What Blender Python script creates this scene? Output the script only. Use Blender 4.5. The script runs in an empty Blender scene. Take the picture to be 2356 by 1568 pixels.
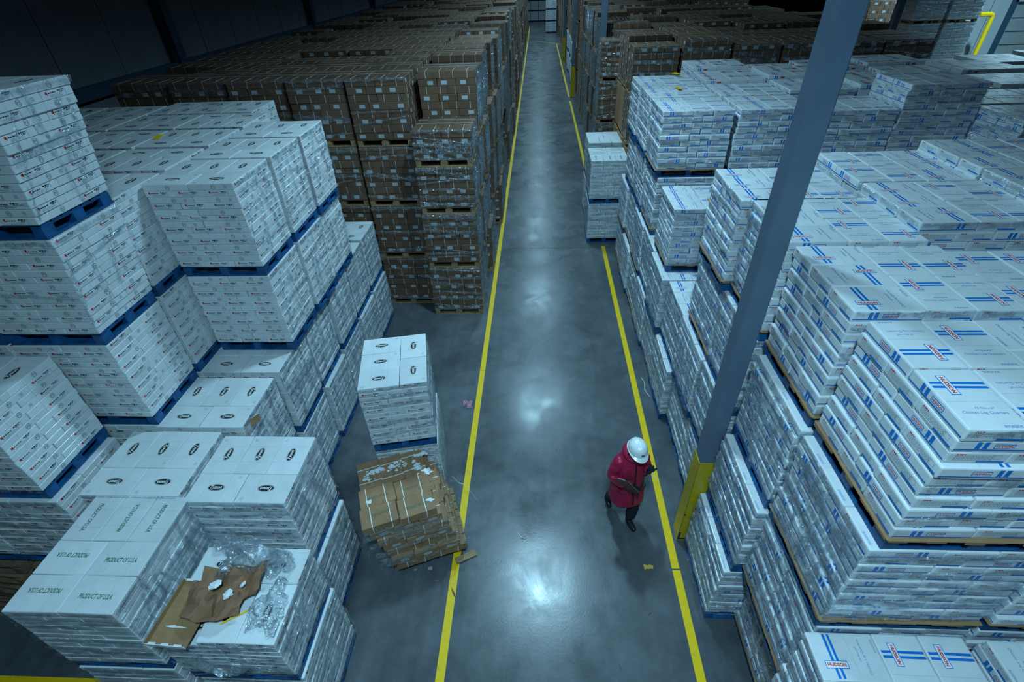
import bpy, bmesh, math, random
from mathutils import Vector, Matrix
C = bpy.context.scene.collection
PI = math.pi
R = random.Random(7)

# ------------------------------------------------------------------ camera
W_PX, H_PX, F_PX, CAM_H = 2356.0, 1568.0, 1142.17, 6.6
PITCH, YAW, ROLL = 0.64995, 0.06736, -0.04163
def cam_rows():
    cp, sp = math.cos(PITCH), math.sin(PITCH)
    A = Matrix(((1,0,0),(0,-sp,-cp),(0,cp,-sp)))
    cy, sy = math.cos(YAW), math.sin(YAW)
    B = Matrix(((cy,sy,0),(-sy,cy,0),(0,0,1)))
    cr, sr = math.cos(ROLL), math.sin(ROLL)
    Z = Matrix(((cr,-sr,0),(sr,cr,0),(0,0,1)))
    return Z @ A @ B
CM = cam_rows()
cd = bpy.data.cameras.new('camera'); cam = bpy.data.objects.new('camera', cd); C.objects.link(cam)
cd.sensor_width = 36.0; cd.lens = F_PX/W_PX*36.0; cd.clip_end = 400; cd.clip_start = .05
m3 = Matrix((CM[0], -CM[1], -CM[2])).transposed()
cam.matrix_world = Matrix.Translation((0,0,CAM_H)) @ m3.to_4x4()
bpy.context.scene.camera = cam

# ------------------------------------------------------------------ world, exposure
sc = bpy.context.scene
sc.view_settings.view_transform = 'Standard'; sc.view_settings.look = 'None'
sc.view_settings.gamma = 1.0; sc.view_settings.use_curve_mapping = False
sc.view_settings.exposure = 0.26
w = bpy.data.worlds.new('world'); sc.world = w; w.use_nodes = True
w.node_tree.nodes['Background'].inputs[0].default_value = (.10,.30,.48,1)
w.node_tree.nodes['Background'].inputs[1].default_value = .015

# ------------------------------------------------------------------ materials
MATS = {}
def mat(name, col, rough=.6, metal=0, spec=.4, noise=0, nscale=8, bump=0, bscale=30, coat=0, rand=0, stretch=None, rvar=0, col2=None):
    m = bpy.data.materials.new(name); m.use_nodes = True; MATS[name] = m
    nt = m.node_tree; N = nt.nodes; Lk = nt.links; b = N['Principled BSDF']
    b.inputs['Base Color'].default_value = (*col,1); b.inputs['Roughness'].default_value = rough
    b.inputs['Metallic'].default_value = metal; b.inputs['Specular IOR Level'].default_value = spec
    b.inputs['Coat Weight'].default_value = coat; b.inputs['Coat Roughness'].default_value = .18
    if noise or bump or rand or rvar:
        tc = N.new('ShaderNodeTexCoord'); src = tc.outputs['Object']
        if stretch:
            mp = N.new('ShaderNodeMapping'); mp.inputs['Scale'].default_value = stretch
            Lk.new(src, mp.inputs[0]); src = mp.outputs[0]
    if noise or rand:
        oi = N.new('ShaderNodeObjectInfo')
        add = N.new('ShaderNodeVectorMath'); add.operation = 'MULTIPLY_ADD'
        comb = N.new('ShaderNodeCombineXYZ')
        for i in range(3): Lk.new(oi.outputs['Random'], comb.inputs[i])
        Lk.new(comb.outputs[0], add.inputs[0]); add.inputs[1].default_value = (37,37,37); Lk.new(src, add.inputs[2])
        nz = N.new('ShaderNodeTexNoise'); nz.inputs['Scale'].default_value = nscale; nz.inputs['Detail'].default_value = 5
        nz.inputs['Roughness'].default_value = .62
        Lk.new(add.outputs[0], nz.inputs['Vector'])
        rp = N.new('ShaderNodeMapRange'); rp.inputs[1].default_value = .35; rp.inputs[2].default_value = .68
        Lk.new(nz.outputs[0], rp.inputs[0])
        mx = N.new('ShaderNodeMix'); mx.data_type = 'RGBA'
        c2 = col2 or tuple(c*(1-noise) for c in col)
        mx.inputs[6].default_value = (*c2,1); mx.inputs[7].default_value = (*col,1)
        Lk.new(rp.outputs[0], mx.inputs[0]); out = mx.outputs[2]
        if rand:
            hv = N.new('ShaderNodeHueSaturation'); Lk.new(out, hv.inputs['Color'])
            rr = N.new('ShaderNodeMapRange'); rr.inputs[3].default_value = 1-rand; rr.inputs[4].default_value = 1+rand*.4
            Lk.new(oi.outputs['Random'], rr.inputs[0]); Lk.new(rr.outputs[0], hv.inputs['Value']); out = hv.outputs[0]
        Lk.new(out, b.inputs['Base Color'])
    if bump:
        nb = N.new('ShaderNodeTexNoise'); nb.inputs['Scale'].default_value = bscale; nb.inputs['Detail'].default_value = 4
        Lk.new(src, nb.inputs['Vector'])
        bp = N.new('ShaderNodeBump'); bp.inputs['Strength'].default_value = bump; bp.inputs['Distance'].default_value = .01
        Lk.new(nb.outputs[0], bp.inputs['Height']); Lk.new(bp.outputs[0], b.inputs['Normal'])
        if coat: Lk.new(bp.outputs[0], b.inputs['Coat Normal'])
    return m
mat('white_board', (.70,.74,.76), .5, noise=.10, nscale=5, bump=.25, bscale=14, coat=.30, rand=.10)
mat('white_board_plain', (.72,.74,.74), .6, noise=.08, nscale=5, rand=.08)
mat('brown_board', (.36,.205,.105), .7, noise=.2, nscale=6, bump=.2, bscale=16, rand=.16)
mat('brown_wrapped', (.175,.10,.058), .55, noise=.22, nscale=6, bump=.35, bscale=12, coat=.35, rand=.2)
mat('tan_board', (.33,.19,.09), .75, noise=.2, nscale=7, bump=.2)
mat('black_ink', (.012,.016,.014), .5)
mat('white_ink', (.75,.78,.78), .5)
mat('red_ink', (.62,.035,.03), .5)
mat('blue_ink', (.0,.16,.56), .45)
mat('pale_blue_ink', (.10,.22,.50), .5)
mat('green_ink', (.02,.13,.07), .5)
mat('grey_ink', (.22,.26,.29), .6)
mat('label_paper', (.42,.47,.50), .5, rand=.1)
mat('strap', (.78,.80,.80), .35)
mat('frost', (.80,.84,.86), .8, noise=.1, nscale=40, bump=.6, bscale=90)
mat('blue_paint', (.002,.12,.34), .5, noise=.5, nscale=9, bump=.25, bscale=25, rand=.25, col2=(.008,.055,.15))
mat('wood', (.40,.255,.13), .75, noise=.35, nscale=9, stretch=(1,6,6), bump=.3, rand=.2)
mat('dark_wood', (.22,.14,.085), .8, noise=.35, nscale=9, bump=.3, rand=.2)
mat('steel_blue', (.115,.165,.235), .38, noise=.1, nscale=3, spec=.5)
mat('yellow_guard', (.58,.40,.008), .35, noise=.12, nscale=5, bump=.05)
mat('yellow_bright', (.90,.58,.01), .4)
mat('scuff', (.03,.035,.03), .8)
mat('wall_light', (.42,.47,.48), .6, noise=.08, nscale=1.5)
mat('door_grey', (.30,.34,.35), .6, noise=.1)
mat('wall_panel', (.20,.215,.25), .6, noise=.12, nscale=1.5)
mat('girt_blue', (.03,.07,.12), .5)
mat('ceiling_mat', (.12,.13,.14), .8)
mat('lamp_metal', (.4,.4,.4), .4, metal=.6)
mat('pink', (.55,.28,.36), .7, noise=.25, nscale=40)
mat('yellow_paper', (.75,.55,.10), .7, noise=.2, nscale=30)
mat('skin', (.10,.045,.025), .5)
mat('coat_red', (.42,.012,.06), .38, noise=.25, nscale=14, bump=.5, bscale=22)
mat('coat_trim', (.03,.006,.012), .5)
mat('dark_cloth', (.012,.014,.018), .8, noise=.3, nscale=30)
mat('navy_glove', (.010,.018,.035), .65, noise=.3, nscale=40)
mat('helmet_white', (.80,.84,.85), .25, spec=.6)
mat('boot', (.012,.012,.014), .35)
mat('clip_brown', (.10,.045,.03), .45)
mat('paper', (.8,.82,.82), .6)
mat('lips', (.13,.04,.035), .5)
mat('eye', (.5,.5,.5), .3)

def film_mat(name, fac, rough=.12, tint=(.8,.86,.9)):
    m = bpy.data.materials.new(name); m.use_nodes = True; MATS[name] = m
    nt = m.node_tree; N = nt.nodes; Lk = nt.links; N.clear()
    o = N.new('ShaderNodeOutputMaterial'); tr = N.new('ShaderNodeBsdfTransparent'); tr.inputs[0].default_value = (.93,.96,.98,1)
    gl = N.new('ShaderNodeBsdfGlossy'); gl.inputs['Roughness'].default_value = rough; gl.inputs['Color'].default_value = (*tint,1)
    df = N.new('ShaderNodeBsdfDiffuse'); df.inputs[0].default_value = (*tint,1)
    m1 = N.new('ShaderNodeMixShader'); m1.inputs[0].default_value = .15
    Lk.new(gl.outputs[0], m1.inputs[1]); Lk.new(df.outputs[0], m1.inputs[2])
    mx = N.new('ShaderNodeMixShader')
    tc = N.new('ShaderNodeTexCoord'); nz = N.new('ShaderNodeTexNoise'); nz.inputs['Scale'].default_value = 18; nz.inputs['Detail'].default_value = 6
    nz.inputs['Distortion'].default_value = 1.5
    Lk.new(tc.outputs['Object'], nz.inputs['Vector'])
    mr = N.new('ShaderNodeMapRange'); mr.inputs[1].default_value = .42; mr.inputs[2].default_value = .66
    mr.inputs[3].default_value = fac*.35; mr.inputs[4].default_value = min(1, fac*1.9)
    Lk.new(nz.outputs[0], mr.inputs[0]); Lk.new(mr.outputs[0], mx.inputs[0])
    Lk.new(tr.outputs[0], mx.inputs[1]); Lk.new(m1.outputs[0], mx.inputs[2])
    bp = N.new('ShaderNodeBump'); bp.inputs['Strength'].default_value = 1.0; bp.inputs['Distance'].default_value = .02
    nb = N.new('ShaderNodeTexNoise'); nb.inputs['Scale'].default_value = 30; nb.inputs['Detail'].default_value = 5
    Lk.new(tc.outputs['Object'], nb.inputs['Vector'])
    Lk.new(nb.outputs[0], bp.inputs['Height']); Lk.new(bp.outputs[0], gl.inputs['Normal'])
    Lk.new(mx.outputs[0], o.inputs[0])
film_mat('film', .30, .09); film_mat('film_glint', .34, .10); film_mat('film_heavy', .34, .07)

# floor
def floor_mat():
    m = bpy.data.materials.new('concrete'); m.use_nodes = True; MATS['concrete'] = m
    nt = m.node_tree; N = nt.nodes; Lk = nt.links; b = N['Principled BSDF']
    tc = N.new('ShaderNodeTexCoord')
    def noise(scale, det, vec=None, dist=0):
        n = N.new('ShaderNodeTexNoise'); n.inputs['Scale'].default_value = scale; n.inputs['Detail'].default_value = det
        n.inputs['Distortion'].default_value = dist; n.inputs['Roughness'].default_value = .65
        Lk.new(vec or tc.outputs['Object'], n.inputs['Vector']); return n.outputs[0]
    def ramp(src, a, c0, bb, c1):
        r = N.new('ShaderNodeValToRGB'); r.color_ramp.elements[0].position = a; r.color_ramp.elements[0].color = (*c0,1)
        r.color_ramp.elements[1].position = bb; r.color_ramp.elements[1].color = (*c1,1); Lk.new(src, r.inputs[0]); return r.outputs[0]
    c1 = ramp(noise(.45,6,dist=.6), .36, (.070,.082,.092), .66, (.140,.155,.168))
    c2 = ramp(noise(3.2,8), .3, (.72,.72,.72), .7, (1.12,1.12,1.12))
    mx = N.new('ShaderNodeMix'); mx.data_type='RGBA'; mx.blend_type='MULTIPLY'; mx.inputs[0].default_value = 1
    Lk.new(c1, mx.inputs[6]); Lk.new(c2, mx.inputs[7])
    # lengthwise tyre streaks
    mp = N.new('ShaderNodeMapping'); mp.inputs['Scale'].default_value = (9,.5,1); Lk.new(tc.outputs['Object'], mp.inputs[0])
    c3 = ramp(noise(1.0,5,mp.outputs[0]), .3, (.86,.86,.86), .75, (1.08,1.08,1.08))
    mx2 = N.new('ShaderNodeMix'); mx2.data_type='RGBA'; mx2.blend_type='MULTIPLY'; mx2.inputs[0].default_value = 1
    Lk.new(mx.outputs[2], mx2.inputs[6]); Lk.new(c3, mx2.inputs[7])
    Lk.new(mx2.outputs[2], b.inputs['Base Color'])
    rr = N.new('ShaderNodeMapRange'); rr.inputs[1].default_value=.3; rr.inputs[2].default_value=.7; rr.inputs[3].default_value=.18; rr.inputs[4].default_value=.37
    Lk.new(noise(1.3,6,dist=.5), rr.inputs[0]); Lk.new(rr.outputs[0], b.inputs['Roughness'])
    b.inputs['Specular IOR Level'].default_value = .55
    bp = N.new('ShaderNodeBump'); bp.inputs['Strength'].default_value=.06; bp.inputs['Distance'].default_value=.01
    Lk.new(noise(30,5), bp.inputs['Height']); Lk.new(bp.outputs[0], b.inputs['Normal'])
floor_mat()
def line_mat():
    m = mat('line_paint', (.80,.52,.0), .42, noise=.0)
    nt = m.node_tree; N = nt.nodes; Lk = nt.links; b = N['Principled BSDF']
    tc = N.new('ShaderNodeTexCoord'); n = N.new('ShaderNodeTexNoise'); n.inputs['Scale'].default_value = 5; n.inputs['Detail'].default_value = 8; n.inputs['Roughness'].default_value = .75
    Lk.new(tc.outputs['Object'], n.inputs['Vector'])
    r = N.new('ShaderNodeValToRGB'); r.color_ramp.elements[0].position=.30; r.color_ramp.elements[0].color=(.30,.24,.10,1)
    r.color_ramp.elements[1].position=.42; r.color_ramp.elements[1].color=(.86,.54,.003,1)
    Lk.new(n.outputs[0], r.inputs[0]); Lk.new(r.outputs[0], b.inputs['Base Color'])
line_mat()

# ------------------------------------------------------------------ lamps of the aisle (above the frame)
LAMPS = [(0,-8.2),(0,-.3),(0,7.85),(0,15.7),(0,23.9),(0,32),(0,40),(0,48),(0,56),(0,64),(0,72),(16.6,20.5)]

# ------------------------------------------------------------------ mesh helpers
def empty(name, loc, rz=0):
    o = bpy.data.objects.new(name, None); C.objects.link(o); o.location = loc; o.rotation_euler = (0,0,rz)
    o.empty_display_size = .2
    return o
def tag(o, label=None, cat=None, group=None, kind=None):
    if label: o['label'] = label
    if cat: o['category'] = cat
    if group: o['group'] = group
    if kind: o['kind'] = kind
    return o
class MB:
    def __init__(s): s.v=[]; s.f=[]; s.m=[]; s.mats=[]
    def mi(s, name):
        if name not in s.mats: s.mats.append(name)
        return s.mats.index(name)
    def face(s, pts, m):
        i = len(s.v); s.v += [tuple(p) for p in pts]; s.f.append(tuple(range(i,i+len(pts)))); s.m.append(s.mi(m))
    def add(s, verts, faces, m, M=None):
        i = len(s.v)
        s.v += [tuple(M @ Vector(p)) if M is not None else tuple(p) for p in verts]
        mm = s.mi(m)
        for f in faces: s.f.append(tuple(i+k for k in f)); s.m.append(mm)
    def box(s, c, d, m, M=None):
        x,y,z = (k/2 for k in d); X,Y,Z = c
        vs = [(X+a*x,Y+b*y,Z+e*z) for e in (-1,1) for b in (-1,1) for a in (-1,1)]
        fs = [(0,2,3,1),(4,5,7,6),(0,1,5,4),(1,3,7,5),(3,2,6,7),(2,0,4,6)]
        s.add(vs, fs, m, M)
    def merge(s, o, M=None):
        i = len(s.v); s.v += [tuple(M @ Vector(p)) if M is not None else p for p in o.v]
        mp = [s.mi(n) for n in o.mats]
        for f,m in zip(o.f,o.m): s.f.append(tuple(i+k for k in f)); s.m.append(mp[m])
    def mesh(s, name, smooth=False):
        me = bpy.data.meshes.new(name); me.from_pydata(s.v, [], s.f)
        for n in s.mats: me.materials.append(MATS[n])
        me.polygons.foreach_set('material_index', s.m)
        if smooth: me.polygons.foreach_set('use_smooth', [True]*len(s.f))
        me.update(); return me
    def build(s, name, parent=None, loc=(0,0,0), rot=(0,0,0), smooth=False):
        o = bpy.data.objects.new(name, s.mesh(name, smooth)); C.objects.link(o)
        o.location = loc; o.rotation_euler = rot
        if parent: o.parent = parent
        return o
def inst(name, me, parent=None, loc=(0,0,0), rot=(0,0,0)):
    o = bpy.data.objects.new(name, me); C.objects.link(o); o.location = loc; o.rotation_euler = rot
    if parent: o.parent = parent
    return o
def rbox(d, bev, seg=1):
    bm = bmesh.new(); bmesh.ops.create_cube(bm, size=1)
    bmesh.ops.scale(bm, vec=d, verts=bm.verts)
    bmesh.ops.bevel(bm, geom=list(bm.edges), offset=bev, segments=seg, affect='EDGES', profile=.5)
    vs = [tuple(v.co) for v in bm.verts]; fs = [tuple(v.index for v in f.verts) for f in bm.faces]
    bm.verts.index_update(); fs = [tuple(v.index for v in f.verts) for f in bm.faces]
    bm.free(); return vs, fs

TXT = {}
def text(s, size=1.0, shear=0, bold=0):
    """outline letters -> (2d verts, faces), centred"""
    k = (s, shear, bold)
    if k not in TXT:
        cu = bpy.data.curves.new('t', 'FONT'); cu.body = s; cu.size = 1; cu.align_x = 'CENTER'; cu.align_y = 'CENTER'
        cu.shear = shear; cu.offset = bold; cu.resolution_u = 2
        o = bpy.data.objects.new('t', cu); C.objects.link(o)
        dg = bpy.context.evaluated_depsgraph_get(); me = bpy.data.meshes.new_from_object(o.evaluated_get(dg))
        vs = [(v.co.x, v.co.y) for v in me.vertices]; fs = [tuple(p.vertices) for p in me.polygons]
        bpy.data.objects.remove(o); bpy.data.curves.remove(cu); bpy.data.meshes.remove(me)
        xs = [v[0] for v in vs]; ys = [v[1] for v in vs]; cx = (min(xs)+max(xs))/2; cy = (min(ys)+max(ys))/2
        w = max(xs)-min(xs)
        TXT[k] = ([((x-cx)/w, (y-cy)/w) for x,y in vs], fs)
    vs, fs = TXT[k]
    return [(x*size, y*size) for x,y in vs], fs
def ell(rx, ry, n=20): return [(rx*math.cos(2*PI*i/n), ry*math.sin(2*PI*i/n)) for i in range(n)], [tuple(range(n))]
def ring(rx, ry, t, n=20):
    a,_ = ell(rx,ry,n); b,_ = ell(rx-t,ry-t,n)
    return a+b, [(i,(i+1)%n,n+(i+1)%n,n+i) for i in range(n)]
def rect(w, h): return [(-w/2,-h/2),(w/2,-h/2),(w/2,h/2),(-w/2,h/2)], [(0,1,2,3)]
def frame(w, h, t):
    a,_ = rect(w,h); b,_ = rect(w-2*t,h-2*t)
    return a+b, [(i,(i+1)%4,4+(i+1)%4,4+i) for i in range(4)]
def plane_M(origin, u, v):
    u = Vector(u).normalized(); v = Vector(v).normalized(); n = u.cross(v)
    M = Matrix((u, v, n)).transposed().to_4x4(); M.translation = Vector(origin); return M
def decal(mb, shape, m, M, at=(0,0), rot=0, off=.0008):
    vs, fs = shape; c, s_ = math.cos(rot), math.sin(rot)
    mb.add([(at[0]+x*c-y*s_, at[1]+x*s_+y*c, off) for x,y in vs], fs, m, M)

# faces of a carton (L along x, W along y, h up, origin at base centre)
def faces_M(L, Wd, h):
    return dict(top=plane_M((0,0,h),(1,0,0),(0,1,0)),
        front=plane_M((0,-Wd/2,h/2),(1,0,0),(0,0,1)), back=plane_M((0,Wd/2,h/2),(-1,0,0),(0,0,1)),
        right=plane_M((L/2,0,h/2),(0,1,0),(0,0,1)), left=plane_M((-L/2,0,h/2),(0,-1,0),(0,0,1)))

def smalltext(mb, M, at, w, n, m='grey_ink', lh=.004, gap=.008, rot=0, rr=None):
    rr = rr or R
    for i in range(n):
        x = 0
        while x < w:
            k = rr.uniform(.006,.022); k = min(k, w-x)
            if k > .004:
                px, py = -w/2+x+k/2, -i*gap
                c,s_ = math.cos(rot), math.sin(rot)
                decal(mb, rect(k, lh), m, M, (at[0]+px*c-py*s_, at[1]+px*s_+py*c), rot)
            x += k+.005

def carton_oval(var=0):
    L, Wd, h = .525, .352, .0745
    mb = MB(); r = random.Random(var+5)
    vs, fs = rbox((L,Wd,h-.002), .005); mb.add([(x,y,z+h/2) for x,y,z in vs], fs, 'white_board')
    F = faces_M(L,Wd,h-.001)
    T = F['top']
    decal(mb, ring(.090,.041,.0035,28), 'black_ink', T); decal(mb, ell(.082,.034,28), 'black_ink', T)
    decal(mb, text('Tyson', .125, .3, .03), 'white_ink', T, off=.0014)
    decal(mb, ring(.018,.018,.002,14), 'grey_ink', T, (.20,.13)); decal(mb, text('P3', .018), 'grey_ink', T, (.20,.13))
    for sx in (-.105,.105): decal(mb, rect(.0012, Wd-.02), 'grey_ink', T, (sx,0), off=.0003)
    for side in ('front','back'):
        M = F[side]
        decal(mb, ring(.026,.026,.0028,16), 'black_ink', M, (.03,0)); decal(mb, text('P3', .03), 'black_ink', M, (.03,0))
        if side=='back' : decal(mb, rect(.035,.035), 'label_paper', M, (.17,0))
        decal(mb, rect(.0015,.06), 'grey_ink', M, (-.10,0), off=.0004)
    for side in ('left','right'):
        M = F[side]
        decal(mb, rect(.022,.022), 'red_ink', M, (-.12,.014)); decal(mb, rect(.007,.030), 'red_ink', M, (-.113,.008))
        smalltext(mb, M, (-.06,.010), .085, 1, 'black_ink', .009, .02, rr=r)
        smalltext(mb, M, (.045,.017), .07, 1, 'black_ink', .013, .02, rr=r); smalltext(mb, M, (.052,.004), .05, 1, 'black_ink', .007, .02, rr=r)
        smalltext(mb, M, (-.02,-.006), .15, 3, 'grey_ink', .003, .008, rr=r)
        decal(mb, frame(.006,.05,.0012), 'blue_ink', M, (.09,0)); 
    return mb, (L,Wd,h)
def carton_usa(white=True, L=.495, Wd=.325, h=.0865):
    mb = MB(); r = random.Random(3)
    vs, fs = rbox((L,Wd,h-.002), .005); mb.add([(x,y,z+h/2) for x,y,z in vs], fs, 'white_board' if white else 'brown_board')
    F = faces_M(L,Wd,h-.001); T = F['top']
    tv, tf = text('PRODUCT OF U.S.A.', L*.62, .15 if white else 0, .02)
    decal(mb, ([(x,y*1.75) for x,y in tv], tf), 'green_ink', T, (0,-.02))
    for sx in (-.09,.11): decal(mb, rect(.0012, Wd-.02), 'grey_ink', T, (sx,0), off=.0003)
    for side in ('front','back','left','right'):
        M = F[side]
        if white: smalltext(mb, M, (0,.015), (L if side in('front','back') else Wd)*.7, 4, 'grey_ink', .005, .012, rr=r)
        elif side in ('left','right'): decal(mb, rect(.11,.055), 'label_paper', M, (.02,0))
    if not white: straps(mb, L, Wd, h, (-.30*L,.22*L), .010)
    return mb, (L,Wd,h)
def straps(mb, L, Wd, h, xs, sw=.0055):
    for x in xs:
        mb.box((x,0,h+.001), (sw, Wd+.006, .002), 'strap')
        for s in (-1,1): mb.box((x, s*(Wd/2+.0015), h/2), (sw,.002,h+.002), 'strap')
def carton_brown(var=0):
    L, Wd, h = .565, .372, .1375
    mb = MB(); r = random.Random(var)
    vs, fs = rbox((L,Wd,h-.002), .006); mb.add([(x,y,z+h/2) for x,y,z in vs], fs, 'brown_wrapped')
    F = faces_M(L,Wd,h-.001)
    decal(mb, text('PRODUCT OF U.S.A.', .3, 0, .01), 'green_ink', F['top'], (0,.04))
    for side in ('left','right'): decal(mb, rect(.115,.07), 'label_paper', F[side], (.06 if side=='left' else -.05, .0))
    straps(mb, L, Wd, h, (-.15,.13))
    return mb, (L,Wd,h)
def ribbon(w, h, notch):   # flag ribbon end: tall band with V-notched bottom
    return [(-w/2,h/2),(-w/2,-h/2),(0,-h/2+notch),(w/2,-h/2),(w/2,h/2)], [(0,1,2),(0,2,4),(2,3,4)]
def badge(mb, M, at, rot, w, off=0):
    h = w*.33
    decal(mb, rect(w,h), 'blue_ink', M, at, rot, .0012+off); decal(mb, rect(w-.010,h-.010), 'white_ink', M, at, rot, .0016+off)
    decal(mb, text('HUDSON', w*.82, 0, .045), 'red_ink', M, at, rot, .0020+off)
def carton_blue(var=0):
    L, Wd, h = .508, .343, .0985
    mb = MB(); r = random.Random(var+11)
    lid = h*.80
    # soft rounded lid over the tray
    vs, fs = rbox((L-.008,Wd-.008,h*.6), .004); mb.add([(x,y,z+h*.3) for x,y,z in vs], fs, 'white_board')
    bm = bmesh.new(); bmesh.ops.create_cube(bm, size=1); bmesh.ops.scale(bm, vec=(L,Wd,lid), verts=bm.verts)
    bmesh.ops.bevel(bm, geom=[e for e in bm.edges if max(v.co.z for v in e.verts) > 0], offset=.012, segments=2, affect='EDGES', profile=.55)
    bm.verts.index_update()
    mb.add([(v.co.x,v.co.y,v.co.z+h-lid/2-.001) for v in bm.verts], [tuple(v.index for v in f.verts) for f in bm.faces], 'white_board'); bm.free()
    F = faces_M(L,Wd,h-.001); T = F['top']
    bx = -.105
    for dx in (-.018,.018): decal(mb, rect(.019,Wd-.03), 'blue_ink', T, (bx+dx,0))
    badge(mb, T, (bx,-.06), 0, .168)
    decal(mb, text('All Natural*', .11, .1), 'pale_blue_ink', T, (.085,.02), -PI/2+PI)
    decal(mb, text('Chicken Leg Quarters', .245, .1), 'pale_blue_ink', T, (.125,.0), PI/2)
    smalltext(mb, T, (.22,.08), .10, 3, 'pale_blue_ink', .003, .006, PI/2, rr=r)
    decal(mb, rect(.0012, Wd-.03), 'grey_ink', T, (.035,0), off=.0003)
    for side,s in (('front',1),('back',-1)):
        M = F[side]
        decal(mb, rect(L-.02,.0085), 'blue_ink', M, (0,-h/2+.026)); 
        for dx in (-.020,.020): decal(mb, ribbon(.026,.062,.010), 'blue_ink', M, (s*bx+dx,.008))
        badge(mb, M, (s*bx+(.12 if s>0 else -.12)*1,.006), 0, .11)
        decal(mb, rect(.001,.09), 'grey_ink', M, (.06,0), off=.0004)
    for side in ('left','right'):
        M = F[side]
        smalltext(mb, M, (-.02,.022), .22, 5, 'grey_ink', .0035, .009, rr=r)
        smalltext(mb, M, (-.10,.032), .05, 1, 'red_ink', .010, .02, rr=r)
        decal(mb, rect(.15,.014), 'blue_ink', M, (.08,-h/2+.024))
        decal(mb, frame(.05,.035,.0015), 'grey_ink', M, (.10,.012))
    return mb, (L,Wd,h)
PROT = {}
for k,fn in dict(oval=carton_oval, usa=carton_usa, brown=carton_brown, blue=carton_blue).items():
    mb, dim = fn(); PROT[k] = dict(mb=mb, me=mb.mesh('carton'), dim=dim)
mb, dim = carton_usa(False, .46, .30, .135); PROT['loose'] = dict(mb=mb, me=mb.mesh('carton'), dim=dim)
# plainer copies for loads merged into one part
def simple(kind):
    L,Wd,h = PROT[kind]['dim']; mb = MB()
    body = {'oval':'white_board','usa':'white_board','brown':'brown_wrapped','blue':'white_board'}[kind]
    vs, fs = rbox((L-.002,Wd-.002,h-.003), .006); mb.add([(x,y,z+h/2) for x,y,z in vs], fs, body)
    F = faces_M(L,Wd,h-.001)
    if kind=='oval':
        decal(mb, ell(.085,.035,12), 'black_ink', F['top'])
        for s in ('left','right'): decal(mb, rect(.022,.022),'red_ink',F[s],(-.12,.01)); decal(mb, rect(.08,.015),'black_ink',F[s],(.0,.014))
        for s in ('front','back'): decal(mb, ring(.026,.026,.004,8),'black_ink',F[s])
    if kind=='blue':
        for dx in (-.016,.016): decal(mb, rect(.017,Wd-.02), 'blue_ink', F['top'], (-.105+dx,0))
        decal(mb, rect(.14,.045), 'red_ink', F['top'], (-.105,-.07), off=.0016)
        for s in ('front','back'):
            decal(mb, rect(L-.01,.008),'blue_ink',F[s],(0,-h/2+.022)); decal(mb, rect(.08,.026),'red_ink',F[s],(.02,.005))
            for dx in (-.02,.02): decal(mb, rect(.022,.06),'blue_ink',F[s],(-.105+dx,.008))
        for s in ('left','right'): decal(mb, rect(.13,.012),'blue_ink',F[s],(.09,-h/2+.02)); decal(mb, rect(.16,.05),'grey_ink',F[s],(-.05,.01)) if 0 else None
    if kind=='usa':
        decal(mb, rect(.3,.03),'green_ink',F['top'],off=.0006) if 0 else None
    if kind=='brown':
        for s in ('left','right'): decal(mb, rect(.115,.07),'label_paper',F[s],(.04,0))
        straps(mb, L, Wd, h, (-.15,.13), .0028)
    return mb
SIMPLE = {k: simple(k) for k in ('oval','usa','brown','blue')}

# patterns -> list of (x, y, rot) in a layer, plus footprint
def layer(kind, pat, flip):
    L,Wd,h = PROT[kind]['dim']; g = .004; L+=g; Wd+=g; out=[]
    if pat == '32':      # 3 cartons end-on at the front, 2 broadside behind
        D = L+Wd; Wt = max(3*Wd, 2*L)
        for i in range(3): out.append(((i-1)*Wt/3, -D/2+L/2, PI/2))
        for i in (-.5,.5): out.append((i*Wt/2, D/2-Wd/2, 0))
        if flip: out = [(x,-y,r) for x,y,r in out]
    elif pat == '32r':
        Wt = L+Wd; D = max(3*Wd, 2*L)
        for i in range(3): out.append((-Wt/2+L/2, (i-1)*D/3, 0))
        for i in (-.5,.5): out.append((Wt/2-Wd/2, i*D/2, PI/2))
        if flip: out = [(-x,y,r) for x,y,r in out]
    elif pat == 'h7':    # 2x2 end-on + column of 3 broadside
        Wt = 2*Wd+L; D = max(2*L, 3*Wd)
        for i in range(2):
            for j in (-.5,.5): out.append((-Wt/2+Wd*(i+.5), j*D/2, PI/2))
        for j in (-1,0,1): out.append((Wt/2-L/2, j*D/3, 0))
        if flip: out = [(-x,y,r) for x,y,r in out]
    elif pat == 'p7':
        Wt = max(3*Wd, 2*L); D = L+2*Wd
        for j in range(2):
            for i in (-.5,.5): out.append((i*Wt/2, -D/2+Wd*(j+.5), 0))
        for i in range(3): out.append(((i-1)*Wt/3, D/2-L/2, PI/2))
        if flip: out = [(x,-y,r) for x,y,r in out]
    return out, Wt, D

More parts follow.
